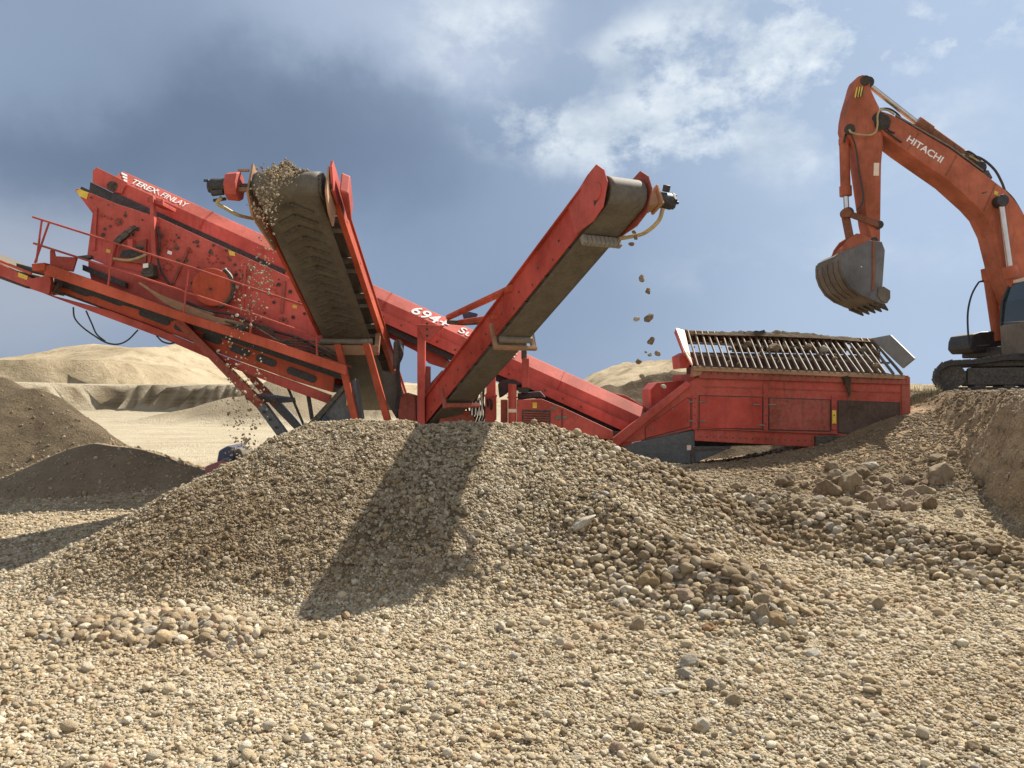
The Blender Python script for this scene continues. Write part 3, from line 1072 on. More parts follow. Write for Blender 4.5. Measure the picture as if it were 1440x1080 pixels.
# lettering on the main conveyor
nb = (mcp(0, 13.02, -.185) - mcp(0, 13.20, 0)).cross(ux).normalized()
if nb.y > 0:
    nb = -nb


def on_bevel(px, f):
    """point on the sun-facing upper panel, f = 0 top edge .. 1 lower crease, px = picture column"""
    y = 13.20 + (13.02 - 13.20) * f
    n = -.185 * f
    x0 = (px - CX) / F * y
    t = (x0 - A.x - un.x * n) / ux.x
    return mcp(t, y, n) + nb * .006


def on_web(px, n):
    y = 13.02
    x0 = (px - CX) / F * y
    return mcp((x0 - A.x - un.x * n) / ux.x, y - .006, n)


lettering("lettering", "TEREX", on_bevel(183, .72), on_bevel(218.3, .72), .125, nb, M["white"], main, 0, .012)
lettering("lettering", "FINLAY", on_bevel(225, .72), on_bevel(260, .72), .125, nb, M["white"], main, 0, .0)
b = MB().bar(on_bevel(222.6, .70), on_bevel(221.6, .18), .010, .004, nb)
b.build("lettering_divider", M["white"], main)
b = MB()
for k, f in enumerate((.18, .42, .66)):
    b.loft([on_bevel(171 + k * 1.5, f), on_bevel(171 + k * 1.5, f + .16), on_bevel(179, f + .16), on_bevel(179, f)],
           [v + nb * .004 for v in (on_bevel(171 + k * 1.5, f), on_bevel(171 + k * 1.5, f + .16), on_bevel(179, f + .16), on_bevel(179, f))])
b.build("maker_emblem", M["white"], main)
lettering("lettering", "694+", on_bevel(577, .98), on_bevel(628, .98), .215, nb, M["white"], main, .2, .012)
lettering("lettering", "Supertrak", on_bevel(642, .98), on_bevel(724, .98), .205, nb, M["white"], main, .2, .006)

# ---- screen box
side = [(105, 267), (109, 265), (131, 273), (165, 287), (222, 305), (300, 341), (395, 384), (470, 425), (492, 500), (440, 488), (352, 452), (300, 432), (200, 392), (122, 362), (130, 300)]
sb = polyparts("screen_box", side, 12.5, .05, M["red_faded"])
MB().prism(side, 12.5, .05, 2.25).build("far_side_plate", M["red"], sb, .008)
polyparts("screen_deck", [(140, 290), (300, 352), (465, 432), (470, 470), (350, 440), (200, 380), (135, 345)], 12.56, 2.18, M["red_dirty"], sb, 0)
b = MB()
for (x, y) in [(176, 303), (147, 322), (145, 330), (168, 312), (212, 372), (228, 331), (224, 352), (251, 334), (278, 346), (296, 355), (250, 366), (262, 366), (270, 398), (277, 340), (318, 352),
               (323, 365), (343, 388), (352, 380), (332, 386), (278, 378), (249, 349), (353, 434), (372, 440), (428, 441), (408, 410), (412, 446), (155, 318), (233, 365), (300, 345), (366, 452),
               (330, 372), (392, 400), (385, 425), (398, 450), (420, 425), (187, 330), (193, 322)]:
    r_ = random.uniform(.018, .034)
    b.cyl(U(x, y, 12.5), U(x, y, 12.478), r_, 8)
b.build("bolt_head", M["steel"], sb)
b = MB()
for (cx, cy, n, r_) in [(167, 312, 7, 5), (240, 344, 8, 7), (236, 375, 7, 6), (299, 364, 8, 7), (337, 386, 8, 7), (383, 412, 7, 6), (398, 452, 8, 6), (186, 323, 6, 5)]:
    for k in range(n):
        a = k * 2 * math.pi / n
        p_ = U(cx + r_ * math.cos(a), cy + r_ * math.sin(a) * .9, 12.5)
        b.cyl(p_, p_ + Vector((0, -.015, 0)), .017, 6)
b.build("bolt_ring", M["red_dirty"], sb)
MB().bar(U(266, 348, 12.488), U(243, 400, 12.488), .04, .03, (0, 1, 0)).build("plate_stiffener", M["red_dirty"], sb)
MB().bar(U(400, 395, 12.485), U(396, 440, 12.485), .05, .03, (0, 1, 0)).build("plate_stiffener", M["red_dirty"], sb)
cover = MB().cyl(U(299, 404, 12.50), U(299, 404, 12.22), .30, 40)
dc = cover.build("drive_cover", M["orange"], sb, .015, True)
MB().tube([U(299, 404, 12.3) + Vector((.33 * math.cos(a), 0, .33 * math.sin(a))) for a in [math.radians(k) for k in range(-70, 62, 6)]], .035, 8).build("cover_rim", M["steel"], dc, 0, True)
MB().cyl(U(296, 406, 12.22), U(296, 406, 12.19), .022, 10).build("cover_bolt", M["black"], dc)
b = MB().prism([(310, 380), (317, 376), (321, 384), (319, 394), (313, 392)], 12.3, .15)
b.build("cover_bracket", M["galv"], dc, .006)
# exciter recess with drive motor on the left part of the plate
rc = MB().prism([(168, 345), (206, 336), (205, 372), (165, 366)], 12.46, .05).build("drive_recess", M["red_dirty"], sb, .004)
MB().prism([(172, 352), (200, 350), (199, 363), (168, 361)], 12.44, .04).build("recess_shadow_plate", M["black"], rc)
MB().prism([(179, 336), (186, 336), (186, 349), (179, 349)], 12.36, .1).build("drive_lug", M["red"], rc, .006)
MB().bar(U(163, 342, 12.38), U(180, 327, 12.38), .10, .08, (0, 1, 0)).bar(U(180, 327, 12.36), U(191, 319, 12.36), .07, .06, (0, 1, 0)).build("tension_rod", M["steel"], rc, .01)
MB().tube(spline([U(187, 350, 12.36), U(195, 347, 12.34), U(202, 349, 12.36)]), .025, 8).build("hose", M["steel"], rc, 0, True)
MB().prism([(158, 343), (163, 343), (155, 374), (149, 374)], 12.36, .08).build("plate_stiffener", M["red"], sb, .006)
b = MB().tube(spline([U(160, 364, 12.3), U(180, 366, 12.25), U(196, 362, 12.25), U(207, 357, 12.3)]), .022, 8)
b.build("hose", M["hose"], sb, 0, True)
MB().prism([(107, 268), (113, 266), (124, 271), (122, 280), (112, 276)], 12.492, .006).build("warning_label", M["yellow"], sb)
MB().prism([(321, 352), (329, 354), (331, 360), (323, 359)], 12.492, .006).build("warning_label", M["yellow"], sb)
# post tying the screen box to the conveyor
b = MB().prism([(209.5, 274), (215, 275), (219, 360), (213, 360)], 12.38, .1)
b.prism([(207, 276), (229, 284), (228, 289), (207, 283)], 12.42, .5)
b.prism([(226, 279), (229, 280), (229, 289), (226, 288)], 12.40, .06)
b.build("support_post", M["red_faded"], mc, .008)

b = MB()
for x, y in ((140, 300), (150, 304), (262, 350), (308, 366), (345, 382), (382, 398)):
    b.prism([(x, y), (x + 7, y + 2.6), (x + 6.4, y + 5), (x - .6, y + 2.4)], 12.47, .035)
b.build("clamp_bar", M["red_dirty"], sb, .004)
for x, y, mt in ((236, 352, "white"), (150, 350, "yellow"), (330, 400, "cream"), (412, 428, "yellow")):
    MB().prism([(x, y), (x + 6, y + 2), (x + 5, y + 6.5), (x - 1, y + 4.5)], 12.493, .006).build("warning_label", M[mt], sb)
MB().bar(U(135, 292, 12.48), U(132, 352, 12.48), .05, .03, (0, 1, 0)).bar(U(222, 310, 12.485), U(206, 385, 12.485), .05, .02, (0, 1, 0)).bar(U(345, 372, 12.485), U(340, 444, 12.485), .05, .02, (0, 1, 0)).build("plate_stiffener", M["red_faded"], sb, .004)
b = MB()
for k in range(14):
    x = 128 + k * 24
    b.cyl(U(x, 272.5 + .437 * (x - 128) + 5, 12.5), U(x, 272.5 + .437 * (x - 128) + 5, 12.482), .013, 7)
b.build("edge_bolt", M["steel"], sb)
MB().tube(spline([U(220, 318, 12.44), U(225, 340, 12.42), U(222, 362, 12.44), U(228, 384, 12.42), U(240, 402, 12.4)]), .016, 7).build("hose", M["black"], sb, 0, True)
MB().tube(spline([U(262, 425, 12.3), U(290, 436, 12.2), U(330, 444, 12.2), U(372, 462, 12.22), U(420, 476, 12.2), U(462, 500, 12.25)]), .02, 7).build("hose", M["black"], sb, 0, True)

# ---- walkway with railing
wk = MB().prism([(62, 374), (70, 372), (250, 437), (360, 471), (487, 514), (487, 528), (360, 485), (250, 450), (62, 386)], 11.95, .06)
wk = wk.build("walkway", M["orange"], mc, .01)
b = MB().prism([(66, 373), (250, 436), (486, 513), (486, 516), (250, 439), (66, 377)], 12.01, .50)
b.build("walkway_deck", M["red_dirty"], wk)
b = MB()
r_ = .016
top = [U(46, 305, 11.97), U(125, 330, 11.97), U(205, 356, 11.97), U(272, 377, 11.97), U(357, 406, 11.97), U(432, 431, 11.97)]
mid = [U(47, 342, 11.97), U(110, 362, 11.97), U(205, 392, 11.97), U(357, 442, 11.97), U(445, 473, 11.97)]
b.tube(top, r_, 8).tube(mid, r_, 8)
for a in ((59, 309, 51, 369), (69, 313, 49, 370), (265, 376, 258, 446), (445, 473, 446, 505), (160, 342, 152, 402), (355, 405, 352, 470)):
    b.tube([U(a[0], a[1], 11.97), U(a[2], a[3], 11.97)], r_, 8)
b.build("handrail", M["red"], wk, 0, True)
b = MB().prism([(44, 371), (63, 369), (63, 380), (45, 381)], 11.93, .5)
b.build("end_step", M["orange"], wk, .01)
b = MB().prism([(70, 352), (75, 350), (77, 360), (108, 362), (102, 382), (70, 376)], 12.05, .04)
b.build("kick_plate", M["red"], wk, .006)
MB().prism([(109, 360), (126, 358), (128, 362), (120, 365), (108, 363)], 12.0, .1).build("valve_block", M["steel"], wk, .006)
b = MB().prism([(116, 372), (176, 397), (176, 404), (116, 380)], 12.3, .1)
b.build("rubber_skirt", M["black"], sb)
b = MB().prism([(124, 366), (205, 386), (300, 424), (352, 448), (440, 484), (478, 500), (478, 520), (440, 508), (352, 480), (300, 462), (205, 428), (140, 404), (128, 394), (124, 375)], 12.42, .06)
b.build("screen_subframe", M["red"], sb, .006)
# clutter behind the handrail: pump body, dusty hoses, pipes
MB().prism([(203, 372), (214, 370), (216, 388), (203, 392), (197, 384)], 12.2, .2).build("hydraulic_pump", M["steel"], wk, .02)
MB().prism([(201, 371), (208, 370), (208, 376), (201, 377)], 12.15, .02).build("maker_tag", M["white"], wk)
b = MB()
for k in range(6):
    z = k * 3
    b.tube(spline([U(196 + k * 2, 398 + k, 12.1 + .03 * k), U(222 + k, 414 + k * 1.5, 12.05), U(262, 430 + k * 2.2, 12.08), U(300, 446 + k * 1.6, 12.1), U(330 + k * 3, 452 + k, 12.12)]), .018, 7)
b.build("hose_bundle", M["tan"], wk, 0, True)
b = MB()
for k in range(4):
    b.tube(spline([U(300 + 8 * k, 447, 12.15), U(340, 458 + 2 * k, 12.05), U(368 + 2 * k, 462 - k, 12.1), U(400, 479 + 2 * k, 12.1), U(440, 480 + 5 * k, 12.15), U(478, 500 + 4 * k, 12.2)]), .014, 6)
b.tube(spline([U(325, 462, 11.9), U(350, 456, 11.88), U(372, 468, 11.9), U(392, 479, 11.9), U(405, 478, 11.9), U(420, 473, 11.95)]), .012, 6)
b.build("hose_bundle", M["steel"], wk, 0, True)
MB().prism([(258, 428), (300, 440), (300, 452), (256, 440)], 12.15, .1).build("dusty_tray", M["tan"], wk, .01)

# ---- fines conveyor running out to the left
fc = [(-60, 352), (0, 379), (42, 402), (75, 417), (155, 447), (222, 472), (315, 511), (415, 549), (462, 568), (470, 556), (470, 520), (455, 528), (300, 468), (190, 428), (80, 388), (45, 380), (0, 361), (-60, 335)]
b = MB().prism([(46, 388), (80, 398), (190, 432), (300, 468), (470, 530), (468, 552), (415, 536), (315, 500), (222, 461), (155, 436), (75, 405)], 12.72, .05)
fr = b.build("fines_conveyor", M["orange"], mc, .008)
b = MB().prism([(60, 412), (155, 437), (222, 462), (315, 501), (415, 537), (466, 556), (462, 568), (415, 551), (315, 513), (222, 473), (155, 448), (75, 418)], 12.66, .07)
b.build("frame_flange", M["red"], fr, .008)
b = MB().prism([(46, 388), (80, 398), (190, 432), (300, 468), (470, 530), (468, 552), (315, 500), (75, 405)], 12.72, .05, 1.38)
b.build("far_frame", M["orange"], fr, .006)
b = MB().prism([(-60, 342), (46, 391), (470, 545), (470, 552), (46, 399), (-60, 349)], 12.8, 1.28)
b.build("belt", M["belt_dark"], fr)
b = MB()


def slot(cx, cy, w, h, ang):
    ca, sa = math.cos(ang), math.sin(ang)
    pts = []
    for k in range(16):
        a = k * 2 * math.pi / 16
        ex = (w / 2 - h / 2) * (1 if math.cos(a) > 0 else -1) + h / 2 * math.cos(a)
        ey = h / 2 * math.sin(a)
        pts.append((cx + ex * ca - ey * sa, cy + ex * sa + ey * ca))
    return pts


for cx, cy, w in ((112, 408, 30), (155, 420, 38), (217, 446, 46), (257, 462, 26), (298, 476, 28), (337, 493, 30), (374, 507, 30), (424, 527, 44)):
    b.prism(slot(cx, cy, w, 11, math.radians(20.5)), 12.705, .03)
b.build("frame_slot", M["black"], fr)
b = MB().prism([(76, 391), (190, 423), (300, 460), (480, 522), (480, 534), (300, 472), (190, 434), (76, 401)], 12.62, .05)
b.build("rubber_skirt", M["black"], fr)
# outer folding section off the left edge
b = MB().prism([(-90, 336), (0, 371), (44, 391), (44, 404), (36, 402), (0, 388), (-90, 352)], 12.55, .05)
oe = b.build("outer_frame", M["red"], fr, .006)
MB().prism([(-90, 326), (0, 361), (44, 378), (44, 388), (0, 374), (-90, 338)], 13.9, .05).build("outer_far_frame", M["red"], fr, .006)
MB().tube([U(-90, 331, 12.53), U(0, 367, 12.53), U(44, 385, 12.53)], .022, 8).build("outer_rail", M["orange"], oe, 0, True)
MB().prism([(23, 370), (46, 378), (46, 384), (23, 376)], 12.7, .8).build("rubber_skirt", M["black"], oe)
MB().prism([(26, 383), (39, 388), (38, 394), (25, 389)], 12.54, .008).build("warning_label", M["yellow"], oe)
b = MB().prism([(-90, 353), (0, 389), (36, 403), (36, 405), (0, 392), (-90, 357)], 12.7, 1.1)
b.build("return_belt", M["belt_dark"], oe)
b = MB().prism([(42, 392), (62, 388), (64, 402), (76, 412), (66, 414), (42, 406)], 12.4, .18)
b.prism([(62, 385), (70, 386), (72, 396), (69, 414), (63, 413)], 12.35, .08)
b.build("folding_hinge", M["red"], fr, .008)
b = MB().tube([U(73, 413, 12.45), U(86, 398, 12.5)], .04, 10)
b.build("fold_cylinder", M["steel"], fr, 0, True)
# hanging hydraulic hoses
for pts in ([(103, 432), (105, 447), (116, 460), (134, 473), (150, 482), (166, 484), (180, 478), (194, 464)], [(121, 437), (129, 455), (136, 470), (148, 480)], [(220, 472), (228, 480), (238, 483), (245, 482)]):
    MB().tube(spline([U(x, y, 12.6) for x, y in pts]), .013, 8).build("hanging_hose", M["black"], fr, 0, True)

# ---- support legs of the fines conveyor
for pts, d, dep in (([(243, 452), (256, 450), (318, 520), (352, 555), (340, 553), (300, 518)], 12.55, .1), ([(318, 520), (330, 524), (370, 570), (360, 578), (340, 553)], 12.55, .1)):
    pass
lg = MB().prism([(242, 451), (255, 449), (372, 567), (361, 574)], 12.5, .12).build("support_leg", M["red_dirty"], mc, .008)
lo = MB().prism([(361, 574), (372, 567), (420, 632), (409, 640)], 12.47, .14).build("leg_extension", M["slate"], lg, .008)
b = MB()
for k in range(5):
    b.cyl(U(371 + 8.6 * k, 579 + 11 * k, 12.44), U(371 + 8.6 * k, 579 + 11 * k, 12.475), .022, 10)
b.build("pin_hole", M["black"], lo)
lg2 = MB().prism([(338, 520), (350, 522), (392, 565), (383, 572)], 14.0, .12).build("support_leg", M["red_dirty"], mc, .008)
MB().prism([(383, 572), (392, 565), (432, 606), (424, 614)], 13.97, .14).build("leg_extension", M["slate"], lg2, .008)
MB().prism([(343, 554), (386, 560), (388, 567), (346, 563)], 12.7, 1.2).build("cross_brace", M["steel"], lg, .006)
MB().tube([U(403, 541, 12.9), U(428, 600, 12.9)], .022, 8).build("tie_rod", M["steel"], lg2, 0, True)
MB().tube([U(433, 553, 12.9), U(439, 590, 12.9)], .035, 8).build("tie_rod", M["steel"], lg2, 0, True)

# ---- chassis
ch = MB().prism([(418, 612), (484, 540), (500, 532), (512, 610), (470, 622)], 12.25, .25).build("chassis", M["slate"], mc, .01)
b = MB().prism([(418, 612), (484, 540), (489, 543), (428, 615)], 12.2, .06)
b.build("chassis_edge_plate", M["steel"], ch, .006)
MB().prism([(453, 573), (460, 573), (460, 579), (453, 579)], 12.24, .01).build("warning_label", M["yellow"], ch)
MB().prism([(487, 561), (494, 561), (494, 570), (487, 570)], 12.24, .01).build("warning_label", M["yellow"], ch)
MB().cyl(U(457, 588, 12.24), U(457, 588, 12.1), .04, 14).build("chassis_plug", M["blue"], ch)
b = MB().prism([(500, 600), (860, 606), (1100, 618), (1100, 626), (860, 630), (500, 625)], 12.9, 1.2)
b.build("chassis_beam", M["steel"], ch, .01)
# crawler tracks (mostly hidden by the heap)
for yy in (12.35, 14.2):
    z0, z1, xa, xb = .18, .86, -2.1, 1.3
    r_ = (z1 - z0) / 2
    pts = [(xa + r_ * math.cos(a), (z0 + z1) / 2 + r_ * math.sin(a)) for a in [math.radians(k) for k in range(90, 271, 20)]] + \
          [(xb + r_ * math.cos(a), (z0 + z1) / 2 + r_ * math.sin(a)) for a in [math.radians(k) for k in range(-90, 91, 20)]]
    inner = [(x * .97 - .005, .52 + (z - .52) * .82) for x, z in pts]
    b = MB().loft([Vector((x, yy, z)) for x, z in pts], [Vector((x, yy + .45, z)) for x, z in pts])
    tk = b.build("crawler_track", M["black"], mc, .01)
    b = MB()
    for x in np.linspace(xa, xb, 7):
        b.cyl((x, yy - .02, .42), (x, yy + .01, .42), .16, 16)
    b.build("track_roller", M["steel"], tk)
    b = MB()
    for x in np.arange(xa - .1, xb + .1, .17):
        b.box((x, yy + .225, z1 + .012), (.05, .47, .03))
        b.box((x, yy + .225, z0 - .0), (.05, .47, .03))
    b.build("track_shoe", M["steel"], tk)

# ---- posts, engine housing and pipework in the middle
b = MB().prism([(586.7, 457), (597.5, 456), (597.5, 600), (586.7, 600)], 12.55, .14)
b.prism([(586, 456), (625, 458), (615, 466), (606, 479), (597, 479), (590, 465)], 12.5, .05)
po = b.build("upright_post", M["red"], mc, .008)
MB().prism([(597.8, 515), (604, 515), (604, 600), (597.8, 600)], 12.75, .2).build("post_web", M["red_dirty"], po, .006)
b = MB()
for y in (455, 463, 472):
    b.cyl(U(600.5, y, 12.5), U(600.5, y, 12.485), .02, 10)
b.build("pin_hole", M["black"], po)
b = MB().prism([(684.5, 500), (696.5, 498), (697, 553), (698, 556), (698, 602), (682, 602), (682, 556), (684, 553)], 12.55, .16)
b.prism([(681, 555), (699, 555), (699, 558), (681, 558)], 12.52, .2)
b.build("upright_post", M["red"], mc, .008)
b = MB().prism([(734, 504), (744, 504), (744, 545), (734, 545)], 12.4, .12)
pc = b.build("upright_post", M["red"], mc, .008)
MB().tube([U(737, 466, 12.46), U(737, 505, 12.46)], .045, 12).build("ram_rod", M["steel"], pc, 0, True)
MB().prism([(727, 545), (746, 545), (742, 553), (730, 552)], 12.4, .3).build("post_foot", M["black"], pc, .006)
b = MB().prism([(628, 450), (660, 451), (672, 447), (690, 449), (690, 455), (650, 457), (628, 455)], 12.45, .12)
b.build("ram_cylinder", M["steel"], mc, .01)
b = MB().prism([(650, 441), (660, 438), (672, 441), (668, 449), (652, 449)], 12.5, .12)
b.build("valve_block", M["blue"], mc, .01)
# engine housing
eh = MB().prism([(727, 562), (762, 561), (792, 573), (862, 606), (862, 618), (727, 612)], 12.35, .5).build("engine_housing", M["red"], mc, .01)
b = MB().prism([(734, 576), (774, 577), (774, 597), (734, 597)], 12.335, .016)
gr = b.build("radiator_grille", M["steel"], eh, .004)
b = MB()
for k in range(5):
    b.prism([(736, 579 + k * 3.4), (772, 580 + k * 3.4), (772, 581.6 + k * 3.4), (736, 580.6 + k * 3.4)], 12.31, .03)
b.build("grille_slat", M["red_dirty"], gr)
MB().prism([(749, 566), (755, 566), (755, 574), (749, 574)], 12.338, .008).build("warning_label", M["yellow"], eh)
b = MB().prism([(781, 584.5), (789, 585), (789, 590), (781, 590)], 12.335, .012)
b.prism([(791, 585), (798, 585), (798, 588.5), (791, 588.5)], 12.335, .012)
b.build("door_latch", M["bar"], eh, .003)
MB().prism([(790, 575.5), (791, 575.5), (791, 606), (790, 606)], 12.338, .01).build("door_seam", M["black"], eh)
MB().prism([(774, 572), (783, 572.5), (783, 576), (774, 575.5)], 12.338, .01).build("maker_tag", M["bar"], eh)
fl = MB().cyl(U(720.5, 540, 12.4), U(720.5, 605, 12.4), .068, 20).cyl(U(720.5, 560, 12.4), U(720.5, 557.5, 12.4), .085, 20).build("air_filter", M["red"], mc, .006, True)
MB().prism([(715, 575), (726, 575), (726, 580), (715, 580)], 12.325, .004).build("maker_tag", M["cream"], fl)
MB().prism([(704, 562), (714, 562), (714, 606), (704, 606)], 12.5, .3).build("tank_panel", M["red_dirty"], mc, .008)
b = MB().prism([(700, 540), (706, 534), (722, 533), (735, 540), (722, 546), (708, 557), (702, 560)], 12.9, .4)
b.prism([(728, 553), (760, 550), (768, 559), (728, 562)], 12.6, .3)
b.build("engine_block", M["black"], mc, .02)
b = MB()
for k in range(9):
    x = 656 + k * 4
    b.tube(spline([U(x, 548 + (k % 3) * 6, 12.6), U(x + 3 * math.sin(k), 566, 12.5 + .05 * (k % 2)), U(x + 2, 582, 12.6), U(x - 4, 600, 12.6)]), .02, 7)
b.build("hose_bundle", M["black"], mc, 0, True)
b = MB()
for k, x in enumerate((664, 669, 674, 678)):
    b.cyl(U(x, 560 + (k % 2) * 4, 12.42), U(x, 584, 12.42), .016, 8)
b.tube(spline([U(661, 556, 12.45), U(668, 551, 12.4), U(676, 553, 12.42), U(678, 566, 12.44)]), .02, 8)
b.build("hydraulic_fitting", M["chrome"], mc, 0, True)
b = MB().prism([(604, 540), (622, 520), (628, 540), (640, 585), (640, 600), (604, 600)], 12.9, .3)
b.prism([(620, 578), (660, 578), (668, 590), (664, 600), (616, 600)], 12.5, .3)
b.build("drive_housing", M["red_dirty"], mc, .02)
b = MB().prism([(553, 480), (560, 476), (566, 482), (564, 500), (558, 515), (552, 520)], 12.75, .25)
b.prism([(535, 520), (556, 525), (568, 562), (558, 590), (540, 560)], 12.9, .25)
b.build("feed_chute", M["belt"], mc, .03)
b = MB()
for k in range(5):
    b.tube(spline([U(560 + k, 478 + 2 * k, 12.7), U(562 + k, 500, 12.66), U(561 - k, 522, 12.7), U(563 - k, 545, 12.7), U(560 - k, 575, 12.7)]), .016, 6)
b.build("hose_bundle", M["black"], mc, 0, True)
MB().prism([(560, 562), (570, 552), (584, 556), (586, 600), (560, 600)], 12.7, .3).build("motor_guard", M["red_dirty"], mc, .015)


# ---- side conveyors
def conveyor(name, head, tail, bw, r, fs, n0, n1, mats, tail_ext=0.0):
    """returns frame object and a mapper (along from head, side, normal) -> world"""
    head, tail = Vector(head), Vector(tail)
    u = (tail - head).normalized()          # from head down to tail
    s_ = u.cross(Vector((0, 0, 1))).normalized()
    if s_.x < 0:
        s_ = -s_
    n = s_.cross(u)
    if n.z < 0:
        n = -n
    Lc = (tail - head).length

    def T(a, sd, nn):
        return head + u * a + s_ * sd + n * nn
    return u, s_, n, Lc, T


def belt_loop(T, Lc, bw, r, mat, parent, sag=.05, trough=.10, nm="belt", chev=None, a1=None):
    a1 = a1 or Lc
    prof = []
    for k in range(13):                       # around the head drum, from under to top
        a = math.radians(90 + 180 * k / 12)
        prof.append((r * math.cos(a), -r * math.sin(a), 0))
    top = [(.25 + (a1 - .25) * k / 14, r, trough if 0 < k else 0) for k in range(1, 15)]
    bot = [(a1 - (a1 - .2) * k / 14, -r - sag * math.sin(math.pi * k / 14) * .5, 0) for k in range(0, 14)]
    rows = prof + top + bot
    cols = 9
    b = MB()
    vs, fs = [], []
    for a, nn, tr in rows:
        for c_ in range(cols):
            t = -1 + 2 * c_ / (cols - 1)
            vs.append(T(a, t * bw / 2, nn + tr * max(0, abs(t) - .35)))
    m = len(rows)
    for i in range(m):
        for c_ in range(cols - 1):
            fs.append((i * cols + c_, i * cols + c_ + 1, ((i + 1) % m) * cols + c_ + 1, ((i + 1) % m) * cols + c_))
    b.add(vs, fs)
    cl = MB()
    if chev:
        for a in np.arange(.12, 3.3, chev):
            for sg in (-1, 1):
                sg0 = sag * math.sin(math.pi * min(1, max(0, (a1 - a) / (a1 - .2)))) * .5
                p0, p1 = T(a - .02, 0.0, -r - .014 - sg0), T(a + .15, sg * bw * .31, -r - .014 - sg0)
                cl.bar(p0, p1, .055, .04, T(0, 0, 1) - T(0, 0, 0))
    o = b.build(nm, mat, parent, 0, True, None, 50)
    if cl.v:
        cl.build('belt_cleat', M['belt_dark'], parent, .006)
    sd = o.modifiers.new("thick", "SOLIDIFY")
    sd.thickness = .012
    return o


# left one: comes straight at the viewer
H1 = U(408, 262, 9.3)
u, s_, n, Lc, Tw = conveyor("c", H1, Vector((-2.62, 15.2, 1.38)), .95, .17, .6, -.05, .22, None)


def T(a, sd, nn):
    return Tw(a, sd * .82 if abs(sd) < .66 else sd - math.copysign(.119, sd), nn)


b = MB()
for sg in (1,):
    for a0, a1 in ((.30, Lc),):
        b.loft([T(a0, .60, -.06), T(a0, .63, -.06), T(a0, .63, .21), T(a0, .60, .21)], [T(a1, .60, -.06), T(a1, .63, -.06), T(a1, .63, .21), T(a1, .60, .21)])
        b.loft([T(a0, .565, .20), T(a0, .66, .20), T(a0, .66, .222), T(a0, .565, .222)], [T(a1, .565, .20), T(a1, .66, .20), T(a1, .66, .222), T(a1, .565, .222)])
        b.loft([T(a0, .565, -.062), T(a0, .66, -.062), T(a0, .66, -.04), T(a0, .565, -.04)], [T(a1, .565, -.062), T(a1, .66, -.062), T(a1, .66, -.04), T(a1, .565, -.04)])
b.loft([T(.3, -.61, -.10), T(.3, -.55, -.10), T(.3, -.55, .18), T(.3, -.61, .18)], [T(Lc, -.61, -.10), T(Lc, -.55, -.10), T(Lc, -.55, .18), T(Lc, -.61, .18)])
lc = b.build("left_side_conveyor", M["orange"], mc, .006)
belt_loop(T, Lc, .92, .17, M["belt"], lc, .06, .10, "belt", .22)
MB().cyl(T(0, -.50, 0), T(0, .50, 0), .158, 28).build("head_drum", M["steel"], lc, 0, True)
MB().cyl(T(0, -.72, 0), T(0, .62, 0), .035, 14).build("drum_shaft", M["steel"], lc, 0, True)
b = MB()
b.loft([T(-.10, .555, -.16), T(.12, .555, -.30), T(.36, .555, -.32), T(.40, .555, .16), T(.05, .555, .24), T(-.12, .555, .20)],
       [T(-.10, .585, -.16), T(.12, .585, -.30), T(.36, .585, -.32), T(.40, .585, .16), T(.05, .585, .24), T(-.12, .585, .20)])
b.build("head_plate", M["tan"], lc, .004)
b = MB().loft([T(-.16, .60, .16), T(.02, .60, -.05), T(.75, .60, -.06), T(.6, .60, .22), T(.05, .60, .27), T(-.14, .60, .27)],
              [T(-.16, .64, .16), T(.02, .64, -.05), T(.75, .64, -.06), T(.6, .64, .22), T(.05, .64, .27), T(-.14, .64, .27)])
b.build("head_plate", M["red"], lc, .006)
b = MB().loft([T(.05, .70, -.02), T(.12, .80, -.02), T(.62, .74, -.04), T(.62, .69, -.04)], [T(.05, .70, .26), T(.12, .80, .26), T(.62, .74, .22), T(.62, .69, .22)])
b.build("side_guard", M["red"], lc, .02)
b = MB().loft([T(-.06, -.60, -.14), T(.2, -.60, -.30), T(1.1, -.60, -.17), T(1.1, -.60, .14), T(.05, -.60, .30), T(-.06, -.60, .30)],
              [T(-.06, -.565, -.14), T(.2, -.565, -.30), T(1.1, -.565, -.17), T(1.1, -.565, .14), T(.05, -.565, .30), T(-.06, -.565, .30)])
b.build("head_plate", M["tan"], lc, .006)
# motor with its torque guard on the left
b = MB()
oct_ = [(.20 * math.cos(math.radians(22.5 + 45 * k)), .22 * math.sin(math.radians(22.5 + 45 * k))) for k in range(8)]
b.loft([T(a_ * .85, -.72, n_ * .85) for a_, n_ in oct_], [T(a_ * .78, -.87, n_ * .78) for a_, n_ in oct_])
mg = b.build("motor_guard", M["red"], lc, .012)
b = MB().bar(T(-.05, -.62, .20), T(-.05, -.76, .20), .03, .03).bar(T(0, -.60, -.05), T(0, -.74, -.05), .05, .05)
b.build("guard_bracket", M["tan"], mg, .004)
b = MB().cyl(T(0, -.87, 0), T(0, -1.06, 0), .095, 18).cyl(T(0, -1.06, 0), T(0, -1.10, 0), .075, 18)
b.bar(T(-.02, -.9, -.10), T(-.02, -1.04, -.12), .06, .06)
b.bar(T(.08, -.9, -.12), T(.1, -1.06, -.13), .035, .035).bar(T(-.07, -1.08, .03), T(-.07, -1.14, .03), .03, .03)
b.build("drive_motor", M["black"], lc, .008, True)
b = MB().tube(spline([T(.04, -.94, -.13), T(.09, -1.0, -.18), T(.16, -.92, -.20), T(.3, -.8, -.2), T(.6, -.62, -.05)]), .022, 8)
b.build("hose", M["hose"], lc, 0, True)
b = MB()
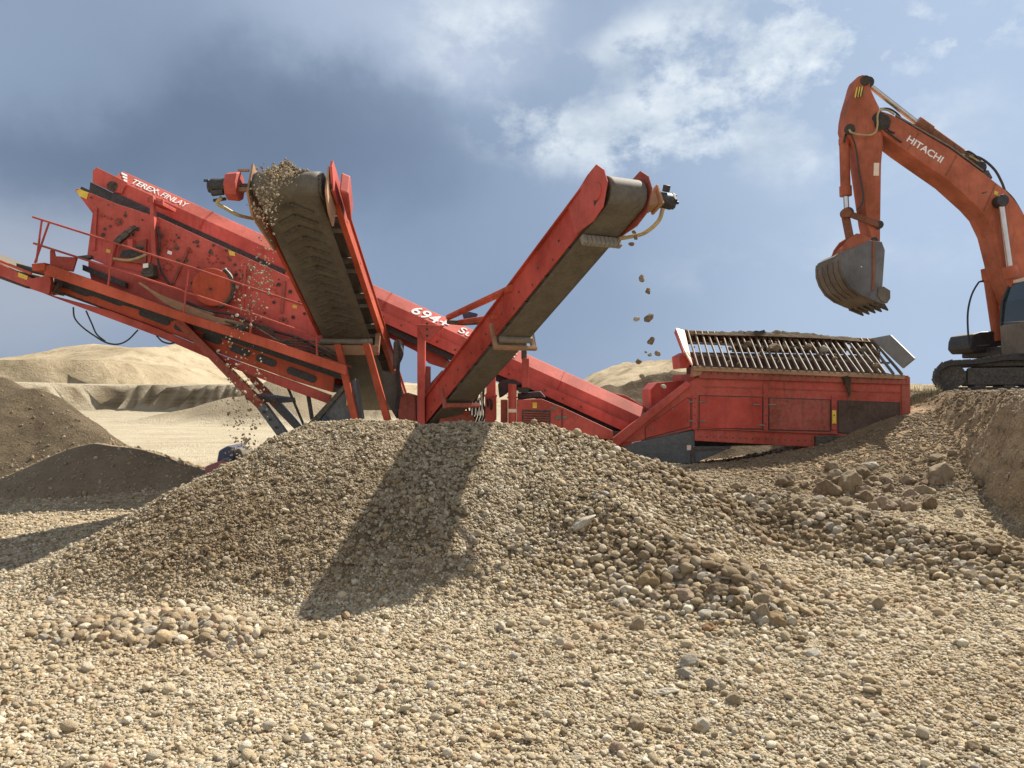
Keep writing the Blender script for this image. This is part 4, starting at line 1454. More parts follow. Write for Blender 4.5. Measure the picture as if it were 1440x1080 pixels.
for a in np.arange(.8, Lc - .2, .95):
    b.cyl(T(a, .50, .06), T(a, .62, .10), .04, 10)
    b.cyl(T(a, -.50, .12), T(a, .50, .12), .045, 10)
    b.bar(T(a + .06, -.57, -.02), T(a + .06, .61, -.02), .05, .05)
b.build("idler_roller", M["bar"], lc, 0, True)
# return roller in a crosswise bracket part way down
ab = (12.55 - H1.y) / u.y
b = MB().bar(T(ab, -.56, -.36), T(ab, .62, -.36), .05, .16)
b.bar(T(ab, -.54, -.22), T(ab, -.54, -.42), .08, .06).bar(T(ab, .58, -.06), T(ab, .58, -.42), .08, .06)
br = b.build("roller_bracket", M["tan"], lc, .008)
MB().cyl(T(ab - .08, -.50, -.245), T(ab - .08, .50, -.245), .05, 16).build("return_roller", M["bar"], br, 0, True)
for (a, bb) in (((474, 488), (502, 604)), ((514, 487), (548, 604))):
    x0, y0 = a
    x1, y1 = bb
    MB().prism([(x0 - 4.5, y0 - 4), (x0 + 5, y0 - 4), (x1 + 5, y1), (x1 - 5, y1)], 12.15, .1).build("conveyor_leg", M["orange"], lc, .008)

# right one: comes forward and to the right
H2 = U(872, 274, 8.0)
u2, s2, n2, L2c, T2w = conveyor("c", H2, U(614, 587, 12.9), .6, .17, .4, 0, 0, None)


def T2(a, sd, nn):
    return T2w(a, sd * .70 if abs(sd) < .43 else sd - math.copysign(.13, sd), nn)


b = MB().loft([T2(.25, -.37, -.15), T2(.25, -.345, -.15), T2(.25, -.345, .22), T2(.25, -.37, .22)], [T2(L2c, -.37, -.15), T2(L2c, -.345, -.15), T2(L2c, -.345, .22), T2(L2c, -.37, .22)])
b.loft([T2(.25, -.43, .212), T2(.25, -.345, .212), T2(.25, -.345, .232), T2(.25, -.43, .232)], [T2(L2c, -.43, .212), T2(L2c, -.345, .212), T2(L2c, -.345, .232), T2(L2c, -.43, .232)])
b.loft([T2(.25, .345, -.05), T2(.25, .37, -.05), T2(.25, .37, .10), T2(.25, .345, .10)], [T2(L2c, .345, -.05), T2(L2c, .37, -.05), T2(L2c, .37, .10), T2(L2c, .345, .10)])
rcv = b.build("right_side_conveyor", M["red_clean"], mc, .005)
belt_loop(T2, L2c, .62, .17, M["belt"], rcv, .04, .10, "belt")
MB().cyl(T2(0, -.32, 0), T2(0, .32, 0), .158, 28).build("head_drum", M["steel"], rcv, 0, True)
hexp = [(-.19, -.02), (-.19, .13), (-.10, .27), (.08, .28), (.55, .225), (.55, -.14), (.2, -.22), (-.02, -.20)]
for sd, mt in ((-.40, "red"), (.375, "red_dirty")):
    b = MB().loft([T2(a_, sd, n_) for a_, n_ in hexp], [T2(a_, sd + .025, n_) for a_, n_ in hexp])
    b.cyl(T2(0, sd - .025, 0), T2(0, sd + .05, 0), .09, 18)
    hp_ = b.build("head_plate", M[mt], rcv, .006)
b = MB().loft([T2(-.03, -.407, .07), T2(.06, -.407, .1), T2(.10, -.407, -.1), T2(-.04, -.407, -.08)], [T2(-.03, -.401, .07), T2(.06, -.401, .1), T2(.10, -.401, -.1), T2(-.04, -.401, -.08)])
b.build("bearing_slot", M["steel"], rcv)
b = MB().loft([T2(-.10, .40, .10), T2(.14, .40, .10), T2(.16, .40, -.14), T2(-.06, .40, -.14)], [T2(-.06, .56, .07), T2(.08, .56, .07), T2(.09, .56, -.09), T2(-.05, .56, -.09)])
b.loft([T2(-.10, .56, .12), T2(.11, .56, .12), T2(.11, .56, -.12), T2(-.10, .56, -.12)], [T2(-.10, .59, .12), T2(.11, .59, .12), T2(.11, .59, -.12), T2(-.10, .59, -.12)])
b.build("motor_bracket", M["tan"], rcv, .006)
b = MB().cyl(T2(0, .59, 0), T2(0, .76, 0), .085, 18).cyl(T2(0, .76, 0), T2(0, .80, 0), .092, 6)
b.bar(T2(-.07, .68, .06), T2(-.12, .68, .11), .06, .06)
for k in range(4):
    a = math.radians(45 + 90 * k)
    b.cyl(T2(.065 * math.cos(a), .80, .065 * math.sin(a)), T2(.065 * math.cos(a), .83, .065 * math.sin(a)), .018, 6)
b.build("drive_motor", M["black"], rcv, .006, True)
MB().tube(spline([T2(.02, .66, -.09), T2(.10, .62, -.20), T2(.24, .52, -.26), T2(.36, .40, -.24), T2(.46, .32, -.20)]), .022, 8).build("hose", M["hose"], rcv, 0, True)
b = MB()
for k in range(9):
    t = -.31 + k * .0775
    b.bar(T2(.50, t - .036, -.235), T2(.50, t + .036, -.235), .07, .10, n2)
b.build("belt_scraper", M["galv"], rcv, .008)
b = MB()
for a in np.arange(.6, L2c - .2, .62):
    b.cyl(T2(a, -.33, .12), T2(a, .33, .12), .04, 10)
b.build("idler_roller", M["bar"], rcv, 0, True)
a2 = (10.35 - H2.y) / u2.y
b = MB().bar(T2(a2, -.42, -.30), T2(a2, .46, -.30), .06, .05, n2).bar(T2(a2, -.39, .05), T2(a2, -.39, -.32), .05, .06).bar(T2(a2, .40, .05), T2(a2, .40, -.32), .05, .05)
br2 = b.build("roller_bracket", M["tan"], rcv, .006)
MB().cyl(T2(a2 - .08, -.33, -.22), T2(a2 - .08, .33, -.22), .045, 14).build("return_roller", M["bar"], br2, 0, True)
MB().tube([T2(a2 - .02, .44, .22), T2(a2 + .03, .44, -.28)], .035, 10).build("ram_rod", M["black"], rcv, 0, True)
b = MB().tube([U(631, 446, 12.6), T2((9.75 - H2.y) / u2.y, -.38, .16)], .05, 12)
b.tube([U(645, 453, 12.6), T2((10.2 - H2.y) / u2.y, -.38, .05)], .04, 12)
b.build("brace_strut", M["orange"], mc, 0, True)
a3 = (12.0 - H2.y) / u2.y
b = MB().bar(T2(a3, -.40, -.26), T2(a3, .42, -.26), .06, .06, n2).bar(T2(a3, -.40, .05), T2(a3, -.40, -.3), .05, .06)
b.build("roller_bracket", M["red_dirty"], rcv, .006)
b = MB()
for a in np.arange(.9, L2c, .55):
    b.cyl(T2(a, -.371, .02), T2(a, -.385, .02), .014, 8)
    b.cyl(T2(a + .2, -.371, -.10), T2(a + .2, -.385, -.10), .012, 8)
b.build("bolt_head", M["steel"], rcv)

# ---- hopper
DH = 12.55
hw = [(971, 537), (986, 528), (1278, 536), (1278, 604), (1200, 615), (1147, 629), (977, 620), (977, 603), (893, 621), (858, 626)]
ho = MB().prism(hw, DH, .05).build("hopper", M["red_hop"], mc, .01)
b = MB().prism([(983, 517), (1278, 528), (1280, 541), (983, 532)], DH - .05, .10)
b.build("hopper_lip", M["red_dirty"], ho, .01)
b = MB().prism([(1268, 528), (1280, 530), (1281, 600), (1268, 604)], DH - .03, 1.9)
b.build("hopper_end_wall", M["red_dirty"], ho, .01)
far = [(971, 532), (1262, 536), (1262, 600), (971, 606)]
MB().prism(far, 14.35, .06).build("hopper_far_wall", M["red_dirty"], ho, .01)
MB().prism([(977, 570), (1270, 575), (1270, 585), (977, 580)], DH + .06, 1.75).build("hopper_floor", M["red_dirty"], ho)
MB().prism([(977, 525), (988, 525), (988, 602), (977, 602)], DH + .06, 1.75).build("hopper_end_wall", M["red_dirty"], ho)
for poly, mt in (([(984, 557), (1072, 559), (1072, 603), (984, 602)], "red_clean"), ([(1082, 560), (1167, 563), (1167, 606), (1082, 604)], "red_dirty"), ([(1179, 564), (1264, 567), (1264, 602), (1200, 610), (1179, 608)], "oil_shade_red"),
                 ([(908, 600), (966, 560), (971, 562), (971, 600), (908, 616)], "red_clean")):
    cx_, cy_ = sum(p_[0] for p_ in poly) / len(poly), sum(p_[1] for p_ in poly) / len(poly)
    gap = [(cx_ + (x - cx_) * 1.025 + (1 if x > cx_ else -1) * .4, cy_ + (y - cy_) * 1.03 + (1 if y > cy_ else -1) * .6) for x, y in poly]
    dr = MB().prism(poly, DH - .018, .016).build("side_door", M[mt], ho, .006)
    MB().prism(gap, DH - .003, .004).build("door_seal", M["black"], dr)
b = MB()
for x in (977, 1077, 1173):
    b.prism([(x - 3.2, 556), (x + 3.2, 556), (x + 3.2, 606), (x - 3.2, 604)], DH - .03, .028)
b.prism([(1073.5, 540), (1080, 540), (1080, 556), (1073.5, 556)], DH - .02, .018)
b.build("wall_rib", M["red"], ho, .006)
MB().prism([(1170.5, 577), (1176, 577), (1176, 596), (1170.5, 596)], DH - .036, .006).build("warning_label", M["yellow"], ho)
b = MB()
for x, y in ((972, 565), (972, 592), (988, 565), (988, 592), (1086, 569), (1070, 598), (1064, 569)):
    b.prism([(x - 5, y - 1), (x + 5, y - 1), (x + 5, y + 1), (x - 5, y + 1)], DH - .035, .018)
b.build("door_hinge", M["bar"], ho, .002)
b = MB().prism([(976, 601.5), (1180, 609.5), (1180, 611), (976, 603)], DH - .05, .05)
b.build("wall_ledge", M["red_dirty"], ho, .004)
MB().prism([(1147, 613), (1196, 613), (1192, 628), (1147, 630)], DH - .06, .3).build("bracket_box", M["steel"], ho, .01)
# front brace and tail of the conveyor under it
b = MB().prism([(857, 620), (966, 536), (973, 541), (866, 630)], DH - .12, .10)
b.build("diagonal_brace", M["red"], ho, .012)
MB().prism([(872, 612), (889, 604), (889, 627), (866, 629)], DH + .05, .3).build("tail_plate", M["red"], ho, .006)
tb = MB().prism([(915, 548), (924, 538), (966, 535), (958, 552), (935, 566), (916, 580)], 13.4, .9).build("tail_chute", M["red_clean"], mc, .01)
MB().prism([(860, 552), (880, 556), (912, 575), (915, 580), (900, 580)], 13.3, .5).build("tail_guard", M["red"], mc, .008)
sk = MB().prism([(868, 632), (893, 622), (977, 605), (977, 628), (1031, 628), (974, 653), (885, 647)], DH + .02, 1.6).build("dark_chassis", M["slate"], mc, .012)
MB().prism([(975, 629), (1028, 629), (1025, 632), (975, 633)], DH - .01, .03).build("chassis_edge_plate", M["steel"], sk)
MB().prism([(966, 626), (972, 626), (972, 633), (966, 633)], DH + .012, .008).build("warning_label", M["cream"], sk)
MB().prism([(972, 632), (978, 632), (978, 652), (972, 652)], DH - .01, .03).build("chassis_rib", M["steel"], sk, .004)
b = MB()
for x, y in ((923, 590), (946, 575), (914, 603), (917, 604), (916, 601)):
    b.cyl(U(x, y, DH - .015), U(x, y, DH - .03), .014, 8)
b.build("bolt_head", M["bar"], ho)

b = MB()
for k in range(30):
    x = 990 + k * 9.8
    b.cyl(U(x, 524.5 + k * .33, DH - .05), U(x, 524.5 + k * .33, DH - .062), .014, 7)
for x in (977, 1077, 1173):
    for y in (560, 572, 584, 596):
        b.cyl(U(x, y, DH - .03), U(x, y, DH - .042), .012, 7)
for k in range(20):
    x = 985 + k * 9.2
    b.cyl(U(x, 614 + k * .35, DH), U(x, 614 + k * .35, DH - .012), .012, 7)
b.build("wall_bolt", M["steel"], ho)
b = MB().prism([(990, 543), (1270, 552), (1270, 553), (990, 544)], DH - .012, .012)
b.build("weld_seam", M["red_dirty"], ho)

# ---- tipping grid on the hopper
G00, G10 = U(975, 516, DH - .08), U(1272, 528, DH - .08)
G01, G11 = U(963, 467, 13.75), U(1232, 479, 13.75)


def gp(a, c_, h=0.0):
    p0, p1 = G00.lerp(G10, a), G01.lerp(G11, a)
    return p0.lerp(p1, c_) + Vector((0, -.5, .86)) * h


b = MB().bar(gp(0, 0, -.03), gp(1, 0, -.03), .05, .07).bar(gp(0, 1, 0), gp(1, 1, 0), .05, .07)
gd = b.build("tipping_grid", M["tan"], mc, .006)
nb_ = 29
for i in range(nb_):
    a = .018 + (1 - .036) * i / (nb_ - 1)
    j = random.uniform(-.007, .007)
    MB().bar(gp(a + j, -.015, .02), gp(a - j, 1.0, .02), .017, .055, (0, -.5, .86)).build("grid_bar", M["bar"], gd, .003)
for c_ in (.36, .70):
    MB().bar(gp(.02, c_, -.02), gp(.98, c_, -.02), .035, .035).build("cross_bar", M["bar"], gd, .003)
MB().prism([(966, 495), (1236, 500), (1246, 545), (966, 545)], 13.80, .05).build("grid_dark_backing", M["oil_shade_red"], gd)  # filler sheets: shade inside the hopper put into their dark colour
MB().prism([(1030, 470), (1190, 477), (1190, 498), (1030, 495)], 13.86, .04).build("grid_dark_backing", M["soil"], gd)
MB().prism([(1199, 478), (1234, 480), (1236, 500), (1199, 498)], 13.86, .04).build("grid_dark_backing", M["soil"], gd)
MB().prism([(964, 468), (1030, 471), (1030, 485), (965, 484)], 13.86, .04).build("grid_dark_backing", M["soil"], gd)
MB().prism([(968, 516), (1262, 528), (1236, 522), (972, 512)], 12.7, .02).build("grid_support", M["steel"], gd)
b = MB().plate([gp(-.005, 0, .02), gp(-.003, 1.0, .02), U(950, 462, 13.7), U(963, 495, DH + .1)], .03)
b.build("grid_end_plate", M["cream"], gd, .004)  # pale cream paints the sunlit look into this plate
b = MB().plate([U(951, 463, 13.68), U(963, 496, DH + .08), U(962, 501, DH + .08), U(949, 468, 13.68)], .03)
b.build("end_plate_edge", M["red"], gd, .004)
b = MB().plate([U(1270, 518, 12.5), U(1226, 476, 13.7), U(1253, 471, 13.1), U(1287, 504, 12.2)], .03)
b.build("grid_end_plate", M["galv"], gd, .004)
b = MB().prism([(955, 500), (966, 494), (976, 506), (976, 516), (957, 518)], DH + .15, .6)
b.build("grid_pivot", M["red_clean"], gd, .01)
b = MB().prism([(976, 515), (986, 514), (990, 519), (985, 528), (974, 530)], DH - .06, .2)
b.build("hydraulic_hinge", M["tan"], gd, .01)


# ---- loose earth lying on and behind the grid, stones caught on the bars
def lumpy(name, path, wid, hgt, mat, label, cat, seed, kind=None, step=.05):
    """an irregular bank of loose earth along a path of points"""
    b = MB()
    pts = spline(path, 14)
    m = len(pts)
    cols = 11
    vs = []
    for i, p_ in enumerate(pts):
        e = math.sin(math.pi * i / (m - 1)) ** .5
        for c_ in range(cols):
            t = -1 + 2 * c_ / (cols - 1)
            q_ = Vector((p_.x * 3.1, t * 2 + p_.y, seed))
            w = 1 + .8 * mnoise.noise(q_ * 1.2) + .6 * mnoise.noise(q_ * 3.0)
            vs.append(p_ + Vector((.04 * mnoise.noise(q_ * 5), t * wid, (1 - t * t) * hgt * e * max(.12, w) - .03)))
    fs = [(i * cols + c_, i * cols + c_ + 1, (i + 1) * cols + c_ + 1, (i + 1) * cols + c_) for i in range(m - 1) for c_ in range(cols - 1)]
    base = len(vs)
    b.add(vs, fs)
    o = b.build(name, mat, None, 0, True, path[0], 80)
    if label:
        tag(o, label, cat, None, kind)
    return o


lumpy("loose_earth", [gp(.04, .97, .0), gp(.15, .97, .0), gp(.3, .98, .01), gp(.5, .98, .02), gp(.7, .98, .02), gp(.86, .98, .0), gp(.95, .97, 0)], .22, .085, M["soil"],
      "loose brown earth heaped along the rear edge of the hopper grid", "earth", 3.3)
b = MB()
for k in range(3):
    b.cyl(U(1188 + k * 2.5, 529 + k, DH - .07), U(1192 + k, 550 + k * 4, DH - .06), .055 - .008 * k, 9, .012)
mudo = b.build("mud_clod", M["soil"], None, 0, True, U(1190, 529, DH - .07))
tag(mudo, "dark mud hanging down over the hopper lip right of its middle", "mud")


def loose(px, py, d, w, h, tone, var, lab, cat="stone", name="stone", group=None, depth=None):
    key = (var, tone)
    if key not in vmesh:
        me = variants[var].copy()
        me.materials.clear()
        me.materials.append(ST[tone])
        vmesh[key] = me
    o = bpy.data.objects.new(name, vmesh[key])
    link(o)
    o.location = U(px, py, d)
    o.rotation_euler = (random.uniform(-1, 1), random.uniform(-.6, .6), random.uniform(0, 6))
    W = w / F * d / 2 * 1.1
    o.scale = (W, W * .9, h / F * d / 2 * 1.45)
    return tag(o, lab, cat, group)


def ongrid(a, c_, w, h, tone, var, lab):
    p_ = gp(a, c_, .07)
    o = loose(CX, HY, 12, 10, 10, tone, var, lab)
    o.location = p_
    o.scale = (w, w * .9, h)


ongrid(.42, .50, .12, .09, "brown", 4, "brown clod of earth stuck on the grid bars left of the middle")
ongrid(.67, .53, .10, .11, "grey", 0, "pale rounded stone lying on the grid bars right of the middle")
ongrid(.60, .60, .09, .07, "brown", 2, "small brown clod on the grid bars beside the pale rounded stone")
ongrid(.30, .62, .07, .05, "brown", 1, "little brown clod wedged in the grid bars towards the left end")
ongrid(.88, .62, .07, .04, "white", 7, "whitish flat stone lying on the grid bars near the right end")
ongrid(.88, .14, .05, .04, "tan", 6, "small tan stone low on the grid near its right front corner")
# ================================================================== excavator
ZB = 1.60
ex = empty("excavator", (11.6, 17.9, ZB))
tag(ex, "orange tracked excavator on the earth bank holding its grey bucket up over the hopper", "excavator")
DB = 17.5   # near side of the boom

boom = [(1237, 155), (1252, 160), (1266, 167), (1300.7, 188.6), (1336, 209), (1383, 243), (1414, 267), (1430, 285), (1446, 310), (1462, 345), (1478, 400), (1484, 440), (1474, 462), (1452, 462), (1436, 440), (1424, 415),
        (1409, 375), (1397, 328), (1385, 303), (1371.5, 288), (1336, 256), (1300, 231), (1270, 210), (1244, 190), (1235, 176)]
bo = MB().prism(boom, DB, .62).build("boom", M["hit"], ex, .02)
b = MB()
for (x, y, r_) in ((1407, 283, .14), (1241, 172, .17)):
    b.cyl(U(x, y, DB - .05), U(x, y, DB + .70), r_, 18)
b.build("pivot_pin", M["black"], bo, .01, True)
lettering("lettering", "HITACHI", U(1274.2, 198.2, DB - .004), U(1322.5, 229.5, DB - .004), .155, (0, -1, 0), M["white"], bo, 0, .02)
b = MB().prism([(1260, 160.5), (1300, 183.5), (1336, 204), (1383, 238.5), (1383, 241), (1336, 206.5), (1300, 186), (1260, 163)], DB + .05, .04)
b.build("pipe_rail", M["bar"], bo)
stick = [(1207, 107), (1213.3, 104.8), (1219, 107), (1222.8, 113), (1224, 123.7), (1232, 141.4), (1237, 151), (1241.7, 174.5), (1242, 203), (1239.5, 231), (1238.5, 300), (1238, 340), (1233, 348), (1228, 346), (1225, 336),
         (1220, 312), (1212.5, 260), (1205, 207), (1199, 196), (1193, 189), (1190, 178), (1191, 165), (1194, 149), (1199, 132), (1204, 114)]
st = MB().prism(stick, DB + .06, .48).build("stick", M["hit"], ex, .02)
b = MB()
for (x, y, r_) in ((1217, 113, .11), (1195, 182, .12), (1236, 167, .15), (1236, 316, .10), (1229, 339, .09)):
    b.cyl(U(x, y, DB + .0), U(x, y, DB + .62), r_, 16)
b.build("pivot_pin", M["black"], st, .008, True)
b = MB().prism([(1229, 229), (1236.5, 229), (1236, 247), (1228.5, 247)], DB + .052, .008)
b.build("warning_label", M["cream"], st)
hz = MB()
for k in range(3):
    x = 1201.5 + 3.6 * k
    hz.prism([(x + 3, 123 - k * .4), (x + 5, 122 - k * .4), (x + 2.2, 138 - k), (x, 136.5 - k)], DB + .05, .01)
hz.build("hazard_stripe", M["yellow"], st)
hz = MB()
for k in range(3):
    x = 1203.6 + 3.6 * k
    hz.prism([(x + 3, 122.8 - k * .4), (x + 4.6, 122 - k * .4), (x + 1.8, 138 - k), (x, 136.5 - k)], DB + .05, .01)
hz.build("hazard_stripe", M["black"], st)


def ram(name, p0, p1, p2, r0, r1, parent, mat, rodmat, gland=.12):
    """barrel p0-p1, rod p1-p2"""
    p0, p1, p2 = Vector(p0), Vector(p1), Vector(p2)
    d = (p1 - p0).normalized()
    b = MB().cyl(p0, p1, r0, 18).cyl(p1 - d * gland, p1 + d * .03, r0 * 1.22, 18).cyl(p0 - d * .02, p0 + d * .12, r0 * 1.1, 18)
    o = b.build(name, mat, parent, .008, True)
    b = MB().cyl(p1, p2, r1, 14)
    b.build("rod", rodmat, o, 0, True)
    y = Vector((0, 1, 0))
    MB().cyl(p2 - y * .10, p2 + y * .10, r1 * 2.1, 16).build("rod_eye", M["black"], o, .006, True)
    return o


sc_ = ram("stick_cylinder", U(1374, 233, DB + .3), U(1290, 173, DB + .3), U(1219, 117, DB + .3), .125, .062, ex, M["hit_rust"], M["chrome"], .35)
MB().cyl(U(1377, 236, DB + .12), U(1377, 236, DB + .48), .15, 16).build("cylinder_mount", M["black"], sc_, .01, True)
bc = ram("bucket_cylinder", U(1187, 196, DB + .3), U(1189.3, 274, DB + .3), U(1191, 300, DB + .3), .11, .06, ex, M["hit"], M["chrome"], .2)
for k, yy in enumerate((-.12, .72)):
    x0 = 1407 if k == 0 else 1412
    ram("boom_cylinder", U(1443, 482, DB + yy), U(1420, 376, DB + yy) if k == 0 else U(1421.5, 388, DB + yy), U(x0, 283, DB + yy), .125, .065, ex, M["hit"], M["chrome"], .25) if k == 0 else \
        ram("boom_cylinder", U(1404, 478, DB + .75), U(1389.5, 379, DB + .75), U(1375, 288, DB + .75), .125, .066, ex, M["hit"], M["chrome"], .28)
# bucket linkage
lk = MB()
for yy in (.02, .52):
    lk.bar(U(1192, 300, DB + yy), U(1236, 316, DB + yy), .05, .14, (0, 0, 1))
lk.build("tipping_link", M["hit_rust"], ex, .012)
lk = MB()
for yy in (.10, .44):
    lk.bar(U(1188, 299, DB + yy), U(1196, 340, DB + yy), .09, .17, (1, 0, 0))
lk.cyl(U(1190, 299, DB - .08), U(1190, 299, DB + .66), .11, 16)
lk.build("bucket_link", M["hit_rust"], ex, .012)
# bucket
DK = 17.1
W_ = 1.40
shell = [(1207, 345), (1194, 350), (1185, 356), (1181, 364), (1181.5, 378), (1186, 391), (1195, 405), (1209, 415.5), (1226, 423), (1244, 429)]
inn = [(1206, 349), (1196, 353.5), (1188.5, 359), (1185.5, 366), (1186, 377), (1190, 389), (1198.5, 402), (1211, 412), (1227, 419.5), (1244, 427)]
bk = MB().prism(shell + inn[::-1], DK, W_).build("bucket", M["bucket_worn"], ex, .012)
sidep = [(1182, 360), (1182, 376), (1187, 391), (1196, 404.5), (1210, 415), (1226, 422), (1243, 428), (1247, 420), (1240.5, 403), (1244, 352), (1239.5, 340), (1222, 338), (1207, 345), (1190, 353)]
for yy in (-.02, W_ - .03):
    MB().prism(sidep, DK, .05, yy).build("side_plate", M["bucket"], bk, .01)
b = MB()
for sx in (-.05, W_ - .01):
    b.prism([(1226, 338), (1229, 338), (1229, 406), (1225, 410)], DK, .06, sx)
b.build("side_rib", M["hit_rust"], bk, .006)
MB().cyl(U(1211.5, 375, DK - .03), U(1211.5, 375, DK), .015, 8).build("side_hole", M["white"], bk)
b = MB()
for yy in (-.06, W_ - .02):
    b.prism([(1234, 404), (1241, 403), (1250.5, 409), (1250.5, 420), (1246, 427), (1238, 424), (1233, 415)], DK, .07, yy)
b.build("side_cutter", M["bucket_worn"], bk, .012)
b = MB()
for i in range(5):
    yy = .03 + i * (W_ - .2) / 4
    VY = Vector((0, yy, 0))
    A_ = [U(x, y, DK) + VY for x, y in ((1229, 420), (1238, 421), (1246, 427), (1244, 432), (1232, 428))]
    A2 = [p_ + Vector((0, .15, 0)) for p_ in A_]
    tt = MB().loft(A_, A2)
    q0 = [U(x, y, DK) + VY + Vector((0, .02, 0)) for x, y in ((1239, 423), (1246, 426.5), (1244, 432), (1237, 430))]
    q1 = [p_ + Vector((0, .11, 0)) for p_ in q0]
    tip = [U(x, y, DK) + VY + Vector((0, .05, 0)) for x, y in ((1251.5, 434.5), (1252, 435), (1251.6, 436.5), (1250.5, 436))]
    tip2 = [p_ + Vector((0, .05, 0)) for p_ in tip]
    tt.add(q0 + q1 + tip + tip2, [(0, 1, 9, 8), (3, 2, 10, 11), (4, 5, 13, 12), (7, 6, 14, 15), (0, 3, 11, 8), (1, 2, 10, 9), (4, 7, 15, 12), (5, 6, 14, 13), (8, 9, 10, 11), (12, 13, 14, 15),
                                  (0, 8, 12, 4), (1, 5, 13, 9), (3, 7, 15, 11), (2, 10, 14, 6), (0, 4, 7, 3), (1, 2, 6, 5)])
    tt.build("tooth", M["steel"], bk, .006)
b = MB()
for i in range(5):
    yy = .08 + i * .29
    b.prism([(1180.6, 366), (1180.2, 366), (1180.6, 378.5), (1185.2, 392), (1194.3, 406), (1208.4, 416.6), (1209, 416), (1195, 405), (1186, 391), (1181.5, 378)], DK, .10, yy)
b.build("wear_plate", M["bucket_worn"], bk, .008)
b = MB()
for yy in (.42, .90):
    b.prism([(1182, 357), (1186, 346), (1194, 335), (1205, 328), (1213, 329), (1232, 337), (1236, 345), (1222, 347), (1207, 349), (1192, 355)], DK + .42, .07, yy - .42)
b.prism([(1183, 356), (1187, 347), (1196, 340), (1202, 345), (1192, 354)], DK + .49, .41)
b.build("bucket_ear", M["hit"], bk, .012)
# hoses
for pts, mt, dd, r_ in (([(1194, 182), (1197, 186), (1207, 189), (1222, 190), (1231, 186), (1234, 176), (1234, 163), (1238, 155), (1248, 155), (1258, 161)], "hose", DB - .05, .022),
                        ([(1238, 153), (1250, 153), (1262, 160), (1270, 170), (1282, 178)], "black", DB + .1, .022),
                        ([(1352, 214), (1362, 213), (1374, 221), (1384, 234)], "black", DB + .2, .022), ([(1352, 217), (1366, 221), (1378, 229), (1384, 236)], "hose", DB + .15, .022),
                        ([(1358, 216), (1380, 223), (1398, 238), (1408, 255), (1413, 268)], "black", DB + .3, .028),
                        ([(1244, 170), (1250, 183), (1258, 187)], "black", DB - .03, .02), ([(1194, 184), (1189, 190), (1187, 200)], "black", DB + .15, .025),
                        ([(1414, 268), (1426, 281), (1440, 305), (1456, 336), (1468, 380)], "steel", DB + .1, .02)):
    MB().tube(spline([U(x, y, dd) for x, y in pts]), r_, 8).build("hose", M[mt], bo, 0, True)
b = MB().prism([(1381, 239), (1390, 239), (1396, 250), (1392, 254), (1384, 248)], DB + .1, .3)
b.prism([(1360, 214), (1364, 216), (1362, 224), (1358, 222)], DB + .1, .05)
b.build("hose_clamp", M["steel"], bo, .006)
MB().bar(U(1381, 272, DB - .004), U(1388, 269.5, DB - .004), .03, .006, (0, 1, 0)).build("weld_scar", M["steel"], bo)


def ximg(px, d):
    return (px - CX) / F * d


b = MB()
for (x0, y0, x1, y1) in ((1292, 184, 1276, 214), (1345, 216, 1330, 250), (1400, 256, 1383, 300)):
    b.bar(U(x0, y0 + 3, DB - .003), U(x1, y1 - 3, DB - .003), .025, .006, (0, 1, 0))
b.build("weld_seam", M["hit_rust"], bo)
b = MB()
for x, y in ((1247, 166), (1250, 178), (1236, 182), (1402, 277), (1412, 290), (1398, 290)):
    b.cyl(U(x, y, DB), U(x, y, DB - .02), .022, 8)
b.build("grease_bolt", M["steel"], bo)
MB().tube(spline([U(1243, 182, DB - .03), U(1262, 196, DB - .03), U(1268, 200, DB - .01)]), .016, 7).build("hose", M["black"], bo, 0, True)
MB().tube(spline([U(1197, 190, DB + .02), U(1203, 206, DB + .03), U(1208, 240, DB + .03), U(1214, 280, DB + .03), U(1205, 296, DB + .05)]), .018, 7).build("hose", M["black"], st, 0, True)
MB().prism([(1399, 268), (1404, 270), (1403, 275), (1398, 273)], DB - .005, .006).build("warning_label", M["yellow"], bo)
# undercarriage
xc, ycn = 12.6, 17.8
TURN = Matrix.Translation((xc, ycn, 0)) @ Matrix.Rotation(math.radians(-28), 4, "Z") @ Matrix.Translation((-xc, -ycn, 0))


def turned(mb):
    mb.v = [TURN @ v for v in mb.v]
    return mb


